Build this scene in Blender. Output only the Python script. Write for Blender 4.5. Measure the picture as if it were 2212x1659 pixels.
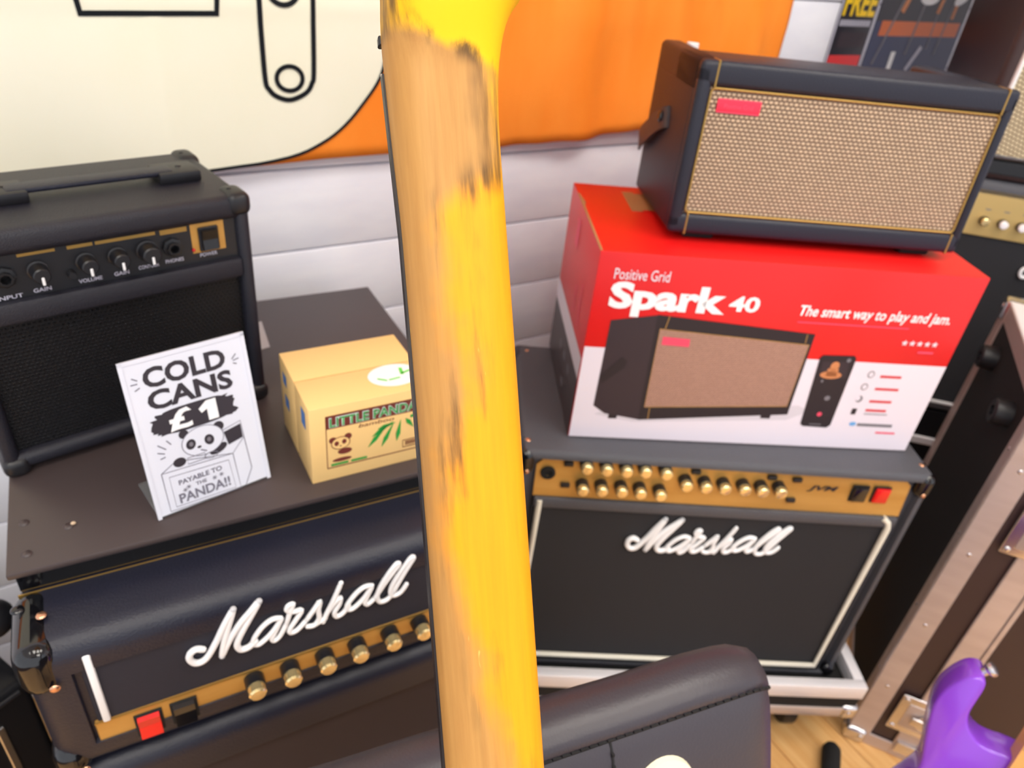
import bpy, bmesh, math, random
from mathutils import Vector, Matrix
random.seed(7)
R = math.radians
for o in list(bpy.data.objects): bpy.data.objects.remove(o)
scene = bpy.context.scene
C = scene.collection

# ------------------------------------------------------------------ camera
# survey frame: camera at the origin, x right, y forward (level), z up; the room's
# back wall runs at 35 degrees in it.  World = survey turned by -35 deg, floor at z = 0.
YAW = R(35.0); CAM_H = 1.22
RZ = Matrix.Rotation(-YAW, 4, 'Z')
def W(x, y, z=0.0):                       # survey xy (+ world z) -> world
    v = RZ @ Vector((x, y, 0)); return Vector((v.x, v.y, z))
RIGHT = Vector((0.99288, 0.06508, 0.09981)); UP = Vector((-0.11915, 0.54231, 0.83169)); FWD = Vector((0.0, 0.83766, -0.5462))
FPX = 1594.68
cam = bpy.data.cameras.new('camera'); cam_o = bpy.data.objects.new('camera', cam); C.objects.link(cam_o)
m3 = Matrix((RIGHT, UP, -FWD)).transposed().to_4x4()
cam_o.matrix_world = Matrix.Translation((0, 0, CAM_H)) @ RZ @ m3
cam.sensor_width = 36.0; cam.sensor_fit = 'HORIZONTAL'; cam.lens = FPX / 2212 * 36.0
cam.clip_start = 0.02
cam.dof.use_dof = True; cam.dof.focus_distance = 0.36; cam.dof.aperture_fstop = 11.0
scene.camera = cam_o

# ------------------------------------------------------------------ world, exposure
wd = bpy.data.worlds.new('world'); scene.world = wd; wd.use_nodes = True
wd.node_tree.nodes['Background'].inputs[0].default_value = (0.90, 0.93, 1.0, 1)
wd.node_tree.nodes['Background'].inputs[1].default_value = 1.02
LIGHT = 7.6
vs = scene.view_settings
scene.display_settings.display_device = 'sRGB'
vs.view_transform = 'Standard'; vs.look = 'None'; vs.gamma = 1.0; vs.use_curve_mapping = False
vs.exposure = 0.30

# ------------------------------------------------------------------ materials
def lin(c):
    return tuple(((v/255)/12.92 if v/255 <= 0.04045 else (((v/255)+0.055)/1.055)**2.4) for v in c)
MATS = {}
def mat(name, rgb, rough=0.5, metal=0.0, bump=None, spec=0.5, var=None, coat=0.0, emit=0.0):
    """rgb 0-255 sRGB; bump=(scale, strength); var=(rgb2, scale, stretch xyz)"""
    m = bpy.data.materials.new(name); m.use_nodes = True
    nt = m.node_tree; b = nt.nodes['Principled BSDF']
    b.inputs['Base Color'].default_value = (*lin(rgb), 1); b.inputs['Roughness'].default_value = rough
    b.inputs['Metallic'].default_value = metal; b.inputs['Specular IOR Level'].default_value = spec
    b.inputs['Coat Weight'].default_value = coat; b.inputs['Coat Roughness'].default_value = 0.12
    if emit:
        b.inputs['Emission Color'].default_value = (*lin(rgb), 1); b.inputs['Emission Strength'].default_value = emit
    tc = None
    if bump or var: tc = nt.nodes.new('ShaderNodeTexCoord')
    if bump:
        n = nt.nodes.new('ShaderNodeTexNoise'); n.inputs['Scale'].default_value = bump[0]; n.inputs['Detail'].default_value = 3
        bp = nt.nodes.new('ShaderNodeBump'); bp.inputs['Strength'].default_value = bump[1]; bp.inputs['Distance'].default_value = 0.002
        nt.links.new(tc.outputs['Object'], n.inputs['Vector']); nt.links.new(n.outputs['Fac'], bp.inputs['Height'])
        nt.links.new(bp.outputs['Normal'], b.inputs['Normal'])
    if var:
        mp = nt.nodes.new('ShaderNodeMapping'); mp.inputs['Scale'].default_value = var[2] if len(var) > 2 else (1, 1, 1)
        n = nt.nodes.new('ShaderNodeTexNoise'); n.inputs['Scale'].default_value = var[1]; n.inputs['Detail'].default_value = 5
        mx = nt.nodes.new('ShaderNodeMix'); mx.data_type = 'RGBA'
        mx.inputs[6].default_value = (*lin(rgb), 1); mx.inputs[7].default_value = (*lin(var[0]), 1)
        rp = nt.nodes.new('ShaderNodeMapRange'); rp.inputs[1].default_value = 0.35; rp.inputs[2].default_value = 0.65
        nt.links.new(tc.outputs['Object'], mp.inputs[0]); nt.links.new(mp.outputs[0], n.inputs['Vector'])
        nt.links.new(n.outputs['Fac'], rp.inputs[0]); nt.links.new(rp.outputs[0], mx.inputs[0]); nt.links.new(mx.outputs[2], b.inputs['Base Color'])
    MATS[name] = m; return m
def weave(name, c_dark, c_light, bw, rh, mortar, rough=0.6, axes='XZ', bump=0.5, rot=0.0, alpha=False, metal=0.0):
    """woven or perforated cloth: staggered cells of bw x rh metres in the object's x,z plane"""
    m = bpy.data.materials.new(name); m.use_nodes = True
    nt = m.node_tree; b = nt.nodes['Principled BSDF']; b.inputs['Roughness'].default_value = rough; b.inputs['Metallic'].default_value = metal
    tc = nt.nodes.new('ShaderNodeTexCoord'); sp = nt.nodes.new('ShaderNodeSeparateXYZ'); cb = nt.nodes.new('ShaderNodeCombineXYZ')
    nt.links.new(tc.outputs['Object'], sp.inputs[0])
    nt.links.new(sp.outputs[axes[0]], cb.inputs['X']); nt.links.new(sp.outputs[axes[1]], cb.inputs['Y'])
    mp = nt.nodes.new('ShaderNodeMapping'); mp.inputs['Rotation'].default_value = (0, 0, rot); nt.links.new(cb.outputs[0], mp.inputs[0])
    br = nt.nodes.new('ShaderNodeTexBrick'); br.offset = 0.5; br.squash = 1.0
    br.inputs['Scale'].default_value = 1.0; br.inputs['Brick Width'].default_value = bw; br.inputs['Row Height'].default_value = rh
    br.inputs['Mortar Size'].default_value = mortar; br.inputs['Mortar Smooth'].default_value = 0.6
    br.inputs['Color1'].default_value = (*lin(c_light), 1); br.inputs['Color2'].default_value = (*lin(tuple(v*0.93 for v in c_light)), 1)
    br.inputs['Mortar'].default_value = (*lin(c_dark), 1)
    nt.links.new(mp.outputs[0], br.inputs['Vector']); nt.links.new(br.outputs['Color'], b.inputs['Base Color'])
    bp = nt.nodes.new('ShaderNodeBump'); bp.invert = True; bp.inputs['Strength'].default_value = bump; bp.inputs['Distance'].default_value = 0.001
    nt.links.new(br.outputs['Fac'], bp.inputs['Height']); nt.links.new(bp.outputs['Normal'], b.inputs['Normal'])
    if alpha:
        inv = nt.nodes.new('ShaderNodeMath'); inv.operation = 'MULTIPLY_ADD'; inv.inputs[1].default_value = 0.45; inv.inputs[2].default_value = 0.55
        nt.links.new(br.outputs['Fac'], inv.inputs[0]); nt.links.new(inv.outputs[0], b.inputs['Alpha'])
    MATS[name] = m; return m

mat('wall_paint', (246, 246, 253), 0.45, var=((238, 238, 248), 9, (1, 1, 3)), bump=(60, 0.15))
mat('wall_gap', (196, 194, 204), 0.7)
mat('floor_oak', (244, 196, 130), 0.4, var=((230, 172, 104), 7, (14, 1, 1)))
mat('floor_gap', (90, 60, 35), 0.8)
mat('ceiling_paint', (225, 222, 218), 0.8)
mat('lamp', (255, 250, 240), 0.5, emit=LIGHT)
mat('lamp_frame', (230, 230, 230), 0.4)
mat('banner_orange', (255, 148, 52), 0.75, var=((252, 138, 40), 5, (3, 1, 1)), spec=0.2)
mat('banner_cream', (244, 241, 222), 0.75, var=((240, 238, 214), 5), spec=0.2)
mat('ink', (16, 20, 26), 0.6, spec=0.2)
mat('tolex', (27, 27, 38), 0.42, bump=(900, 0.5), spec=0.5)
mat('tolex_grey', (66, 67, 76), 0.5, bump=(650, 0.9), spec=1.0)
mat('tolex_smooth', (26, 27, 42), 0.42, bump=(500, 0.25), spec=0.45)
mat('tolex_brown', (58, 40, 40), 0.45, bump=(500, 0.3), spec=0.5)
mat('black_gloss', (14, 14, 18), 0.10, spec=0.7)
mat('black_satin', (20, 20, 24), 0.35)
mat('black_plastic', (24, 24, 29), 0.4)
mat('black_matt', (14, 14, 16), 0.8)
mat('fridge_top', (66, 56, 56), 0.38, spec=0.5, bump=(40, 0.04))
mat('gold_panel', (202, 156, 84), 0.36, metal=0.4, var=((188, 140, 68), 5, (1, 1, 9)))
mat('gold_pale', (214, 184, 120), 0.4, metal=0.6)
mat('brass', (250, 224, 164), 0.22, metal=0.8)
mat('gold_trim', (176, 142, 78), 0.35, metal=0.75)
mat('silver', (215, 212, 215), 0.25, metal=1.0)
mat('aluminium', (205, 190, 184), 0.4, metal=0.45, var=((192, 176, 170), 6, (1, 1, 6)))
mat('alu_bright', (240, 236, 240), 0.4, metal=0.25)
mat('copper', (225, 170, 135), 0.25, metal=0.9)
mat('white', (240, 240, 242), 0.4)
mat('cream_piping', (236, 230, 214), 0.45)
mat('print_white', (232, 222, 233), 0.45)
mat('white_logo', (245, 245, 248), 0.35)
mat('red_gloss', (222, 22, 20), 0.2, spec=0.6)
mat('red_carton', (226, 26, 24), 0.36, spec=0.5, var=((216, 20, 22), 4))
mat('red_side', (214, 34, 40), 0.36)
mat('carton_brown', (176, 126, 82), 0.7)
mat('carton_dark', (74, 62, 66), 0.42)
mat('print_dark', (50, 38, 46), 0.5)
mat('print_darker', (34, 26, 34), 0.5)
mat('print_gold', (168, 126, 70), 0.5)
mat('print_pink', (238, 74, 104), 0.5)
mat('print_red', (214, 60, 66), 0.5)
mat('print_grey', (120, 116, 124), 0.5)
mat('print_blue', (110, 170, 225), 0.5)
mat('print_shadow', (214, 206, 216), 0.5)
mat('print_skin', (206, 132, 84), 0.5)
mat('badge_red', (232, 40, 72), 0.3)
mat('panda_carton', (238, 198, 132), 0.55, spec=0.3)
mat('panda_groove', (205, 152, 92), 0.6)
mat('print_brown', (112, 48, 40), 0.5)
mat('print_green', (34, 150, 62), 0.5)
mat('print_lime', (96, 214, 84), 0.5)
mat('sticker_blue', (86, 128, 190), 0.5)
mat('sign_white', (222, 224, 236), 0.3, coat=0.5)
mat('sign_ink', (48, 42, 50), 0.5)
mat('sign_line', (120, 118, 132), 0.5)
mat('leather', (52, 46, 53), 0.40, bump=(420, 0.12), spec=0.55)
mat('thread', (12, 10, 14), 0.7)
mat('purple', (136, 62, 208), 0.25, coat=0.6)
mat('maple', (224, 164, 96), 0.35)
mat('cream_wood', (244, 234, 200), 0.35)
mat('rosewood', (26, 18, 20), 0.4)
mat('fret', (200, 198, 195), 0.25, metal=1.0)
mat('poster_navy', (34, 44, 84), 0.35); mat('poster_black', (26, 22, 34), 0.35); mat('poster_yellow', (248, 206, 20), 0.4)
mat('poster_red', (216, 48, 52), 0.4); mat('poster_orange', (214, 106, 44), 0.4); mat('poster_grey', (190, 188, 204), 0.4)
mat('crumb', (206, 180, 150), 0.7)
mat('card_pale', (176, 170, 174), 0.5)
mat('knob_white', (245, 240, 244), 0.3)
mat('led', (190, 20, 30), 0.3)
weave('spark_grille', (92, 68, 54), (206, 180, 150), 0.0060, 0.0046, 0.0012, 0.65, bump=0.6)
weave('print_grille', (136, 96, 86), (190, 148, 128), 0.0036, 0.0028, 0.0006, 0.5, bump=0.0)
weave('cab_grille', (116, 96, 74), (214, 196, 160), 0.0075, 0.0062, 0.0013, 0.65, bump=0.5, rot=0.3)
weave('perforated', (5, 5, 10), (20, 20, 28), 0.0042, 0.0036, 0.0011, 0.5, bump=0.9, alpha=True, metal=0.1)
weave('black_cloth', (20, 20, 30), (40, 40, 56), 0.0030, 0.0014, 0.0004, 0.75, bump=0.4)
weave('dark_cloth', (20, 20, 24), (44, 44, 50), 0.0018, 0.0018, 0.0004, 0.8, bump=0.3)
weave('brown_cloth', (36, 26, 28), (58, 44, 46), 0.0030, 0.0016, 0.0004, 0.8, bump=0.3)
# clear acrylic
mc = mat('acrylic', (235, 238, 240), 0.08); mc.node_tree.nodes['Principled BSDF'].inputs['Transmission Weight'].default_value = 0.9
# worn amber lacquer of the guitar neck: own colours, wear running along the neck (object z)
def neck_material():
    m = bpy.data.materials.new('amber_lacquer'); m.use_nodes = True; nt = m.node_tree; N = nt.nodes; L = nt.links
    b = N['Principled BSDF']; b.inputs['Roughness'].default_value = 0.5; b.inputs['Specular IOR Level'].default_value = 0.3; b.inputs['Coat Weight'].default_value = 0.0; b.inputs['Coat Roughness'].default_value = 0.2
    tc = N.new('ShaderNodeTexCoord'); sp = N.new('ShaderNodeSeparateXYZ'); L.new(tc.outputs['Object'], sp.inputs[0])
    def noise(scale, st, det=5):
        mp = N.new('ShaderNodeMapping'); mp.inputs['Scale'].default_value = st; L.new(tc.outputs['Object'], mp.inputs[0])
        n = N.new('ShaderNodeTexNoise'); n.inputs['Scale'].default_value = scale; n.inputs['Detail'].default_value = det; n.inputs['Roughness'].default_value = 0.6
        L.new(mp.outputs[0], n.inputs['Vector']); return n.outputs['Fac']
    def math_(op, a, b_, clamp=False):
        n = N.new('ShaderNodeMath'); n.operation = op; n.use_clamp = clamp
        for i, v in enumerate((a, b_)):
            if isinstance(v, (int, float)): n.inputs[i].default_value = v
            else: L.new(v, n.inputs[i])
        return n.outputs[0]
    def rng(v, a, b_):
        n = N.new('ShaderNodeMapRange'); n.interpolation_type = 'SMOOTHSTEP'; n.inputs[1].default_value = a; n.inputs[2].default_value = b_; L.new(v, n.inputs[0]); return n.outputs[0]
    def mix(f, a, b_):
        n = N.new('ShaderNodeMix'); n.data_type = 'RGBA'; L.new(f, n.inputs[0])
        for i, v in ((6, a), (7, b_)):
            if isinstance(v, tuple): n.inputs[i].default_value = (*lin(v), 1)
            else: L.new(v, n.inputs[i])
        return n.outputs[2]
    x, z = sp.outputs['X'], sp.outputs['Z']
    big = noise(9, (1, 1, 0.9), 4); fine = noise(260, (1, 1, 0.06), 4); streak = noise(60, (1, 1, 0.10), 6)
    # wear front: worn where x is left of a wandering line; whole width worn near the heel
    edge = math_('ADD', math_('MULTIPLY', x, -34.0), math_('MULTIPLY', math_('SUBTRACT', big, 0.5), 2.4))
    heel = math_('MULTIPLY', rng(z, 0.075, 0.115), 1.0)
    heel = math_('SUBTRACT', heel, math_('MULTIPLY', rng(z, 0.150, 0.178), 1.6))
    mid = math_('MULTIPLY', math_('MULTIPLY', rng(z, 0.02, -0.05), rng(z, -0.13, -0.075)), -0.6)
    low = math_('MULTIPLY', rng(z, -0.10, -0.17), 0.35)
    e = math_('ADD', math_('ADD', math_('ADD', edge, heel), math_('ADD', mid, low)), math_('MULTIPLY', math_('SUBTRACT', streak, 0.5), 0.9))
    worn = rng(e, -0.15, 0.55)
    amber = mix(fine, (224, 136, 0), (240, 160, 5))
    amber = mix(rng(math_('ADD', z, math_('MULTIPLY', big, 0.08)), 0.10, 0.21), amber, (244, 184, 0))
    tan = mix(fine, (158, 108, 52), (192, 144, 78))
    col = mix(worn, amber, tan)
    grime = math_('MULTIPLY', rng(streak, 0.49, 0.66), math_('MULTIPLY', rng(e, -0.35, 0.15), rng(e, 0.95, 0.35)))
    grime = math_('MULTIPLY', grime, 0.9)
    col = mix(grime, col, (78, 54, 24))
    nick = math_('MULTIPLY', rng(noise(150, (1.4, 1, 0.35), 2), 0.755, 0.80), 0.4)
    col = mix(nick, col, (252, 216, 120))
    L.new(col, b.inputs['Base Color'])
    bp = N.new('ShaderNodeBump'); bp.inputs['Strength'].default_value = 0.08; bp.inputs['Distance'].default_value = 0.001
    L.new(fine, bp.inputs['Height']); L.new(bp.outputs['Normal'], b.inputs['Normal'])
    MATS['amber_lacquer'] = m
neck_material()

# ------------------------------------------------------------------ mesh helpers
class B:
    def __init__(s): s.bm = bmesh.new()
    def box(s, x0, x1, y0, y1, z0, z1, bevel=0.0, seg=3):
        r = bmesh.ops.create_cube(s.bm, size=1.0); vs_ = r['verts']
        for v in vs_:
            v.co = Vector((x0 + (v.co.x + .5)*(x1-x0), y0 + (v.co.y + .5)*(y1-y0), z0 + (v.co.z + .5)*(z1-z0)))
        if bevel:
            es = list({e for v in vs_ for e in v.link_edges})
            bmesh.ops.bevel(s.bm, geom=es, offset=bevel, segments=seg, profile=0.5, affect='EDGES', clamp_overlap=True)
        return s
    def prism(s, pts, fn, d):
        """closed outline pts (u,v) mapped by fn(u,v,w), extruded w = 0..d"""
        n = len(pts); a = [s.bm.verts.new(fn(u, v, 0)) for u, v in pts]; b = [s.bm.verts.new(fn(u, v, d)) for u, v in pts]
        s.bm.faces.new(a); s.bm.faces.new(b[::-1])
        for i in range(n):
            s.bm.faces.new((a[i], b[i], b[(i+1) % n], a[(i+1) % n]))
        return s
    def tube(s, pts, r, n=8, closed=False, caps=True):
        P = [Vector(p) for p in pts]; k = len(P); rings = []; prev = None
        rr = r if isinstance(r, (list, tuple)) else [r]*k
        for i in range(k):
            if closed: t = P[(i+1) % k] - P[i-1]
            else: t = P[min(i+1, k-1)] - P[max(i-1, 0)]
            if t.length < 1e-9: t = Vector((0, 0, 1))
            t.normalize()
            if prev is None:
                a = Vector((0, 1, 0)) if abs(t.y) < 0.9 else Vector((1, 0, 0)); u = t.cross(a).normalized()
            else:
                u = prev - t*prev.dot(t)
                u = u.normalized() if u.length > 1e-6 else t.orthogonal().normalized()
            prev = u; w = t.cross(u)
            rings.append([s.bm.verts.new(P[i] + rr[i]*(math.cos(2*math.pi*j/n)*u + math.sin(2*math.pi*j/n)*w)) for j in range(n)])
        m = k if closed else k-1
        for i in range(m):
            A_, B_ = rings[i], rings[(i+1) % k]
            for j in range(n): s.bm.faces.new((A_[j], A_[(j+1) % n], B_[(j+1) % n], B_[j]))
        if caps and not closed:
            s.bm.faces.new(rings[0][::-1]); s.bm.faces.new(rings[-1])
            for q, rad in ((P[0], rr[0]), (P[-1], rr[-1])): pass
        return s
    def lathe(s, prof, origin, axis, n=20):
        """profile [(radius, height)] spun round axis"""
        ax = Vector(axis).normalized(); u = ax.orthogonal().normalized(); w = ax.cross(u); o = Vector(origin); rings = []
        for r, h in prof:
            rings.append([s.bm.verts.new(o + ax*h + max(r, 1e-5)*(math.cos(2*math.pi*j/n)*u + math.sin(2*math.pi*j/n)*w)) for j in range(n)])
        for i in range(len(prof)-1):
            for j in range(n): s.bm.faces.new((rings[i][j], rings[i][(j+1) % n], rings[i+1][(j+1) % n], rings[i+1][j]))
        s.bm.faces.new(rings[0][::-1]); s.bm.faces.new(rings[-1])
        return s
    def ball(s, c, r, sc=(1, 1, 1), u=12, v=8):
        q = bmesh.ops.create_uvsphere(s.bm, u_segments=u, v_segments=v, radius=r)
        for w in q['verts']: w.co = Vector((w.co.x*sc[0], w.co.y*sc[1], w.co.z*sc[2])) + Vector(c)
        return s
    def face(s, pts):
        s.bm.faces.new([s.bm.verts.new(p) for p in pts]); return s
    def inset_front(s, thick, depth, axis=Vector((0, -1, 0))):
        s.bm.normal_update(); f = max((f for f in s.bm.faces if f.normal.dot(axis) > 0.95), key=lambda f: f.calc_area())
        bmesh.ops.inset_region(s.bm, faces=[f], thickness=thick, depth=0.0, use_even_offset=True)
        bmesh.ops.inset_region(s.bm, faces=[f], thickness=0.0012, depth=-depth, use_even_offset=True)
        return s
    def obj(s, name, m, parent=None, smooth=35):
        bmesh.ops.recalc_face_normals(s.bm, faces=s.bm.faces)
        me = bpy.data.meshes.new(name); s.bm.to_mesh(me); s.bm.free()
        return mesh_obj(name, me, m, parent, smooth)
def mesh_obj(name, me, m, parent=None, smooth=35):
    me.materials.append(MATS[m] if isinstance(m, str) else m)
    if smooth:
        me.polygons.foreach_set('use_smooth', [True]*len(me.polygons)); me.set_sharp_from_angle(angle=R(smooth))
    o = bpy.data.objects.new(name, me); C.objects.link(o)
    if parent: o.parent = parent
    return o
def tag(o, label, cat, group=None, kind=None):
    if label: o['label'] = label
    if cat: o['category'] = cat
    if group: o['group'] = group
    if kind: o['kind'] = kind
    return o
def thing(name, label, cat, loc, yaw=0.0, group=None):
    o = bpy.data.objects.new(name, None); C.objects.link(o); o.empty_display_size = 0.05
    o.location = loc; o.rotation_euler = (0, 0, yaw); return tag(o, label, cat, group)
def at(name, label, cat, x, y, z, yaw_deg, group=None):       # survey xy, world z, survey yaw
    return thing(name, label, cat, W(x, y, z), R(yaw_deg) - YAW, group)
def dup(o, parent, loc):
    c = o.copy(); C.objects.link(c); c.parent = parent; c.location = loc; return c
FRONT = lambda y: (lambda u, v, w=0.0: Vector((u, y - w, v)))     # plane facing -y
def ell(cx, cz, rx, rz, n=24, rot=0.0):
    c, s = math.cos(rot), math.sin(rot)
    return [(cx + rx*math.cos(2*math.pi*i/n)*c - rz*math.sin(2*math.pi*i/n)*s, cz + rx*math.cos(2*math.pi*i/n)*s + rz*math.sin(2*math.pi*i/n)*c) for i in range(n)]
def rect(x0, x1, z0, z1): return [(x0, z0), (x1, z0), (x1, z1), (x0, z1)]
def flat(name, polys, m, parent, fn, lift=0.0):
    b = B()
    for p in polys: b.face([fn(u, v, lift) for u, v in p])
    return b.obj(name, m, parent, smooth=0)
def ribbon_polys(pts, w, closed=False):
    P = [Vector(p) for p in pts]; n = len(P); out = []; Ls = []; Rs = []
    for i in range(n):
        if closed: a, b_ = P[i-1], P[(i+1) % n]
        else: a, b_ = P[max(i-1, 0)], P[min(i+1, n-1)]
        d = (b_ - a); d = d.normalized() if d.length > 1e-9 else Vector((1, 0)); q = Vector((-d.y, d.x))*w/2
        Ls.append(P[i]+q); Rs.append(P[i]-q)
    for i in range(n if closed else n-1):
        j = (i+1) % n
        out.append([tuple(Ls[i]), tuple(Rs[i]), tuple(Rs[j]), tuple(Ls[j])])
    return out
def smooth_pts(pts, k=4):
    """Catmull-Rom through pts"""
    P = [Vector(p) for p in pts]; out = []
    for i in range(len(P)-1):
        p0, p1, p2, p3 = P[max(i-1, 0)], P[i], P[i+1], P[min(i+2, len(P)-1)]
        for t in range(k):
            t /= k
            out.append(0.5*((2*p1) + (p2-p0)*t + (2*p0-5*p1+4*p2-p3)*t*t + (3*p1-p0-3*p2+p3)*t**3))
    out.append(P[-1]); return out
def text(name, s, m, parent, box, fn, lift=0.0004, bold=0.0, depth=0.0, shear=0.0, keep=False):
    """lettering fitted to box = (u0, u1, v0, v1) on the plane fn"""
    cu = bpy.data.curves.new(name, 'FONT'); cu.body = s; cu.offset = bold; cu.shear = shear; cu.resolution_u = 3
    if depth: cu.extrude = 0.01
    to = bpy.data.objects.new(name, cu)
    me = bpy.data.meshes.new_from_object(to); bpy.data.objects.remove(to); bpy.data.curves.remove(cu)
    xs = [v.co.x for v in me.vertices]; ys = [v.co.y for v in me.vertices]
    x0, x1, y0, y1 = min(xs), max(xs), min(ys), max(ys); u0, u1, v0, v1 = box
    sx = (u1-u0)/(x1-x0); sy = (v1-v0)/(y1-y0)
    for v in me.vertices:
        v.co = fn(u0 + (v.co.x-x0)*sx, v0 + (v.co.y-y0)*sy, lift + (depth if v.co.z > 0 else 0))
    me.name = name
    return mesh_obj(name, me, m, parent, smooth=0)
LOGO = [[(0.056,0.091),(0.029,0.106),(0.003,0.087),(0.0,0.048),(0.024,0.017),(0.062,0.029),(0.109,0.108),(0.153,0.201),(0.197,0.278)],[(0.197,0.278),(0.169,0.189),(0.143,0.1),(0.124,0.011)],[(0.124,0.011),(0.164,0.099),(0.217,0.184),(0.26,0.233),(0.302,0.28)],[(0.302,0.28),(0.256,0.195),(0.213,0.115),(0.19,0.055),(0.2,0.015),(0.233,0.011),(0.265,0.037)],[(0.381,0.134),(0.345,0.142),(0.301,0.113),(0.263,0.058),(0.257,0.025),(0.278,0.008),(0.321,0.039),(0.358,0.084),(0.384,0.128),(0.356,0.064),(0.336,0.021),(0.345,0.0),(0.373,0.023),(0.405,0.091)],[(0.405,0.091),(0.427,0.163),(0.439,0.199),(0.419,0.198),(0.411,0.171),(0.436,0.149),(0.473,0.142),(0.446,0.092),(0.416,0.044),(0.418,0.017),(0.449,0.022),(0.493,0.069)],[(0.493,0.069),(0.531,0.125),(0.556,0.159),(0.547,0.106),(0.548,0.053),(0.525,0.016),(0.494,0.021)],[(0.525,0.016),(0.554,0.029),(0.576,0.039)],[(0.654,0.238),(0.619,0.146),(0.584,0.067),(0.565,0.018)],[(0.584,0.067),(0.622,0.124),(0.648,0.143),(0.643,0.104),(0.62,0.061),(0.626,0.026),(0.656,0.033),(0.686,0.073)],[(0.797,0.159),(0.76,0.165),(0.716,0.133),(0.678,0.076),(0.685,0.046),(0.714,0.048),(0.76,0.092),(0.797,0.154),(0.774,0.095),(0.763,0.058),(0.778,0.04),(0.812,0.068)],[(0.812,0.068),(0.857,0.143),(0.902,0.208),(0.928,0.243),(0.916,0.253),(0.879,0.207),(0.838,0.131),(0.823,0.074),(0.835,0.03),(0.873,0.029),(0.904,0.069)],[(0.904,0.069),(0.941,0.149),(0.978,0.218),(1.0,0.26),(0.984,0.261),(0.947,0.21),(0.903,0.134),(0.888,0.076),(0.904,0.042),(0.940,0.050),(0.968,0.092)]]
def script_logo(parent, x0, z0, w, y, r):
    b = B()
    for i, st in enumerate(LOGO):
        P = [Vector((x0 + p.x*w, y, z0 + p.y*w)) for p in smooth_pts(st, 4)]
        k = len(P); rr = r*(1.12 if i < 4 else 0.92)
        b.tube(P, [rr*(0.8 if j in (0, k-1) else 1.0) for j in range(k)], 8)
        b.ball(P[0], rr*0.98, (1, 1, 1), 8, 6); b.ball(P[-1], rr*0.98, (1, 1, 1), 8, 6)
    return b.obj('script_logo', 'white_logo', parent, 60)
def knob(parent, x, z, y, r=0.0075, ln=0.014, body='black_plastic', cap='brass', capfrac=0.45):
    k = B().lathe([(r, 0), (r*1.02, ln*(1-capfrac))], (x, y, z), (0, -1, 0), 18).obj('knob', body, parent, 30)
    B().lathe([(r*0.9, ln*(1-capfrac)), (r*0.9, ln*0.92), (r*0.72, ln), (r*0.2, ln*1.02)], (x, y, z), (0, -1, 0), 18).obj('knob_cap', cap, k, 30)
    return k
def rivet(parent, p, n, r=0.0035, m='copper', name='rivet'):
    n = Vector(n).normalized()
    return B().lathe([(r, 0), (r*0.9, r*0.22), (r*0.5, r*0.36), (r*0.05, r*0.42)], p, n, 12).obj(name, m, parent, 60)

# ================================================================== SETTING
D = 1.02
wall = tag(B().box(-1.9, 2.9, D+0.011, D+0.06, 0, 2.5).obj('wall_back', 'wall_gap', None, 0), None, None, kind='structure')
bw = 0.1214; z0 = 0.756 - 7*bw
z = z0; brd = None
while z < 2.5:
    a, t = max(z, 0.0), min(z+bw, 2.5)
    if t - a > 0.02:
        if brd is None or abs((t-a) - bw) > 1e-6:
            o = B().box(-1.9, 2.9, -0.006, 0.011, 0.0005, t-a-0.0022, 0.0028, 2).obj('wall_board', 'wall_paint', wall, 30)
            if abs((t-a)-bw) < 1e-6: brd = o
        else:
            o = brd.copy(); C.objects.link(o); o.parent = wall
        o.location = (0, D, a)
    z += bw
wr = tag(B().box(2.9, 2.96, -2.0, D+0.06, 0, 2.5).obj('wall_right', 'wall_paint', None, 0), None, None, kind='structure')
fl = tag(B().box(-1.9, 2.9, -2.0, D+0.011, -0.05, -0.004).obj('floor', 'floor_gap', None, 0), None, None, kind='structure')
pl = None
for i in range(22):
    for j in range(2):
        x0 = 0.0 + i*0.127 - 1.0; y0 = D - 1.2 - j*1.2 - (0.4 if i % 2 else 0.0) + 0.4*(0 if i % 2 else 0)
        if pl is None: o = pl = B().box(0, 0.1255, 0, 1.1985, -0.010, 0.0, 0.0012, 1).obj('floor_plank', 'floor_oak', fl, 30)
        else:
            o = pl.copy(); C.objects.link(o); o.parent = fl
        o.location = (x0, y0, 0)
ce = tag(B().box(-1.9, 2.9, -2.0, D+0.06, 2.5, 2.55).obj('ceiling', 'ceiling_paint', None, 0), None, None, kind='structure')
for (lx, ly, w) in ((-0.55, -0.25, 'nearest the banner wall, left'), (1.05, -0.25, 'nearest the banner wall, right'), (-0.55, -1.45, 'far from the banner wall, left'), (1.05, -1.45, 'far from the banner wall, right')):
    t = thing('ceiling_light', 'white LED panel light in the ceiling ' + w, 'ceiling light', (lx, ly, 2.5), 0, 'ceiling panel lights')
    b = B()
    for q in ((-0.62, -0.60, -0.32, 0.32), (0.60, 0.62, -0.32, 0.32), (-0.60, 0.60, -0.32, -0.30), (-0.60, 0.60, 0.30, 0.32)): b.box(*q, -0.03, 0)
    b.obj('frame', 'lamp_frame', t, 0)
    B().box(-0.60, 0.60, -0.30, 0.30, -0.022, -0.014).obj('diffuser', 'lamp', t, 0)

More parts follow.
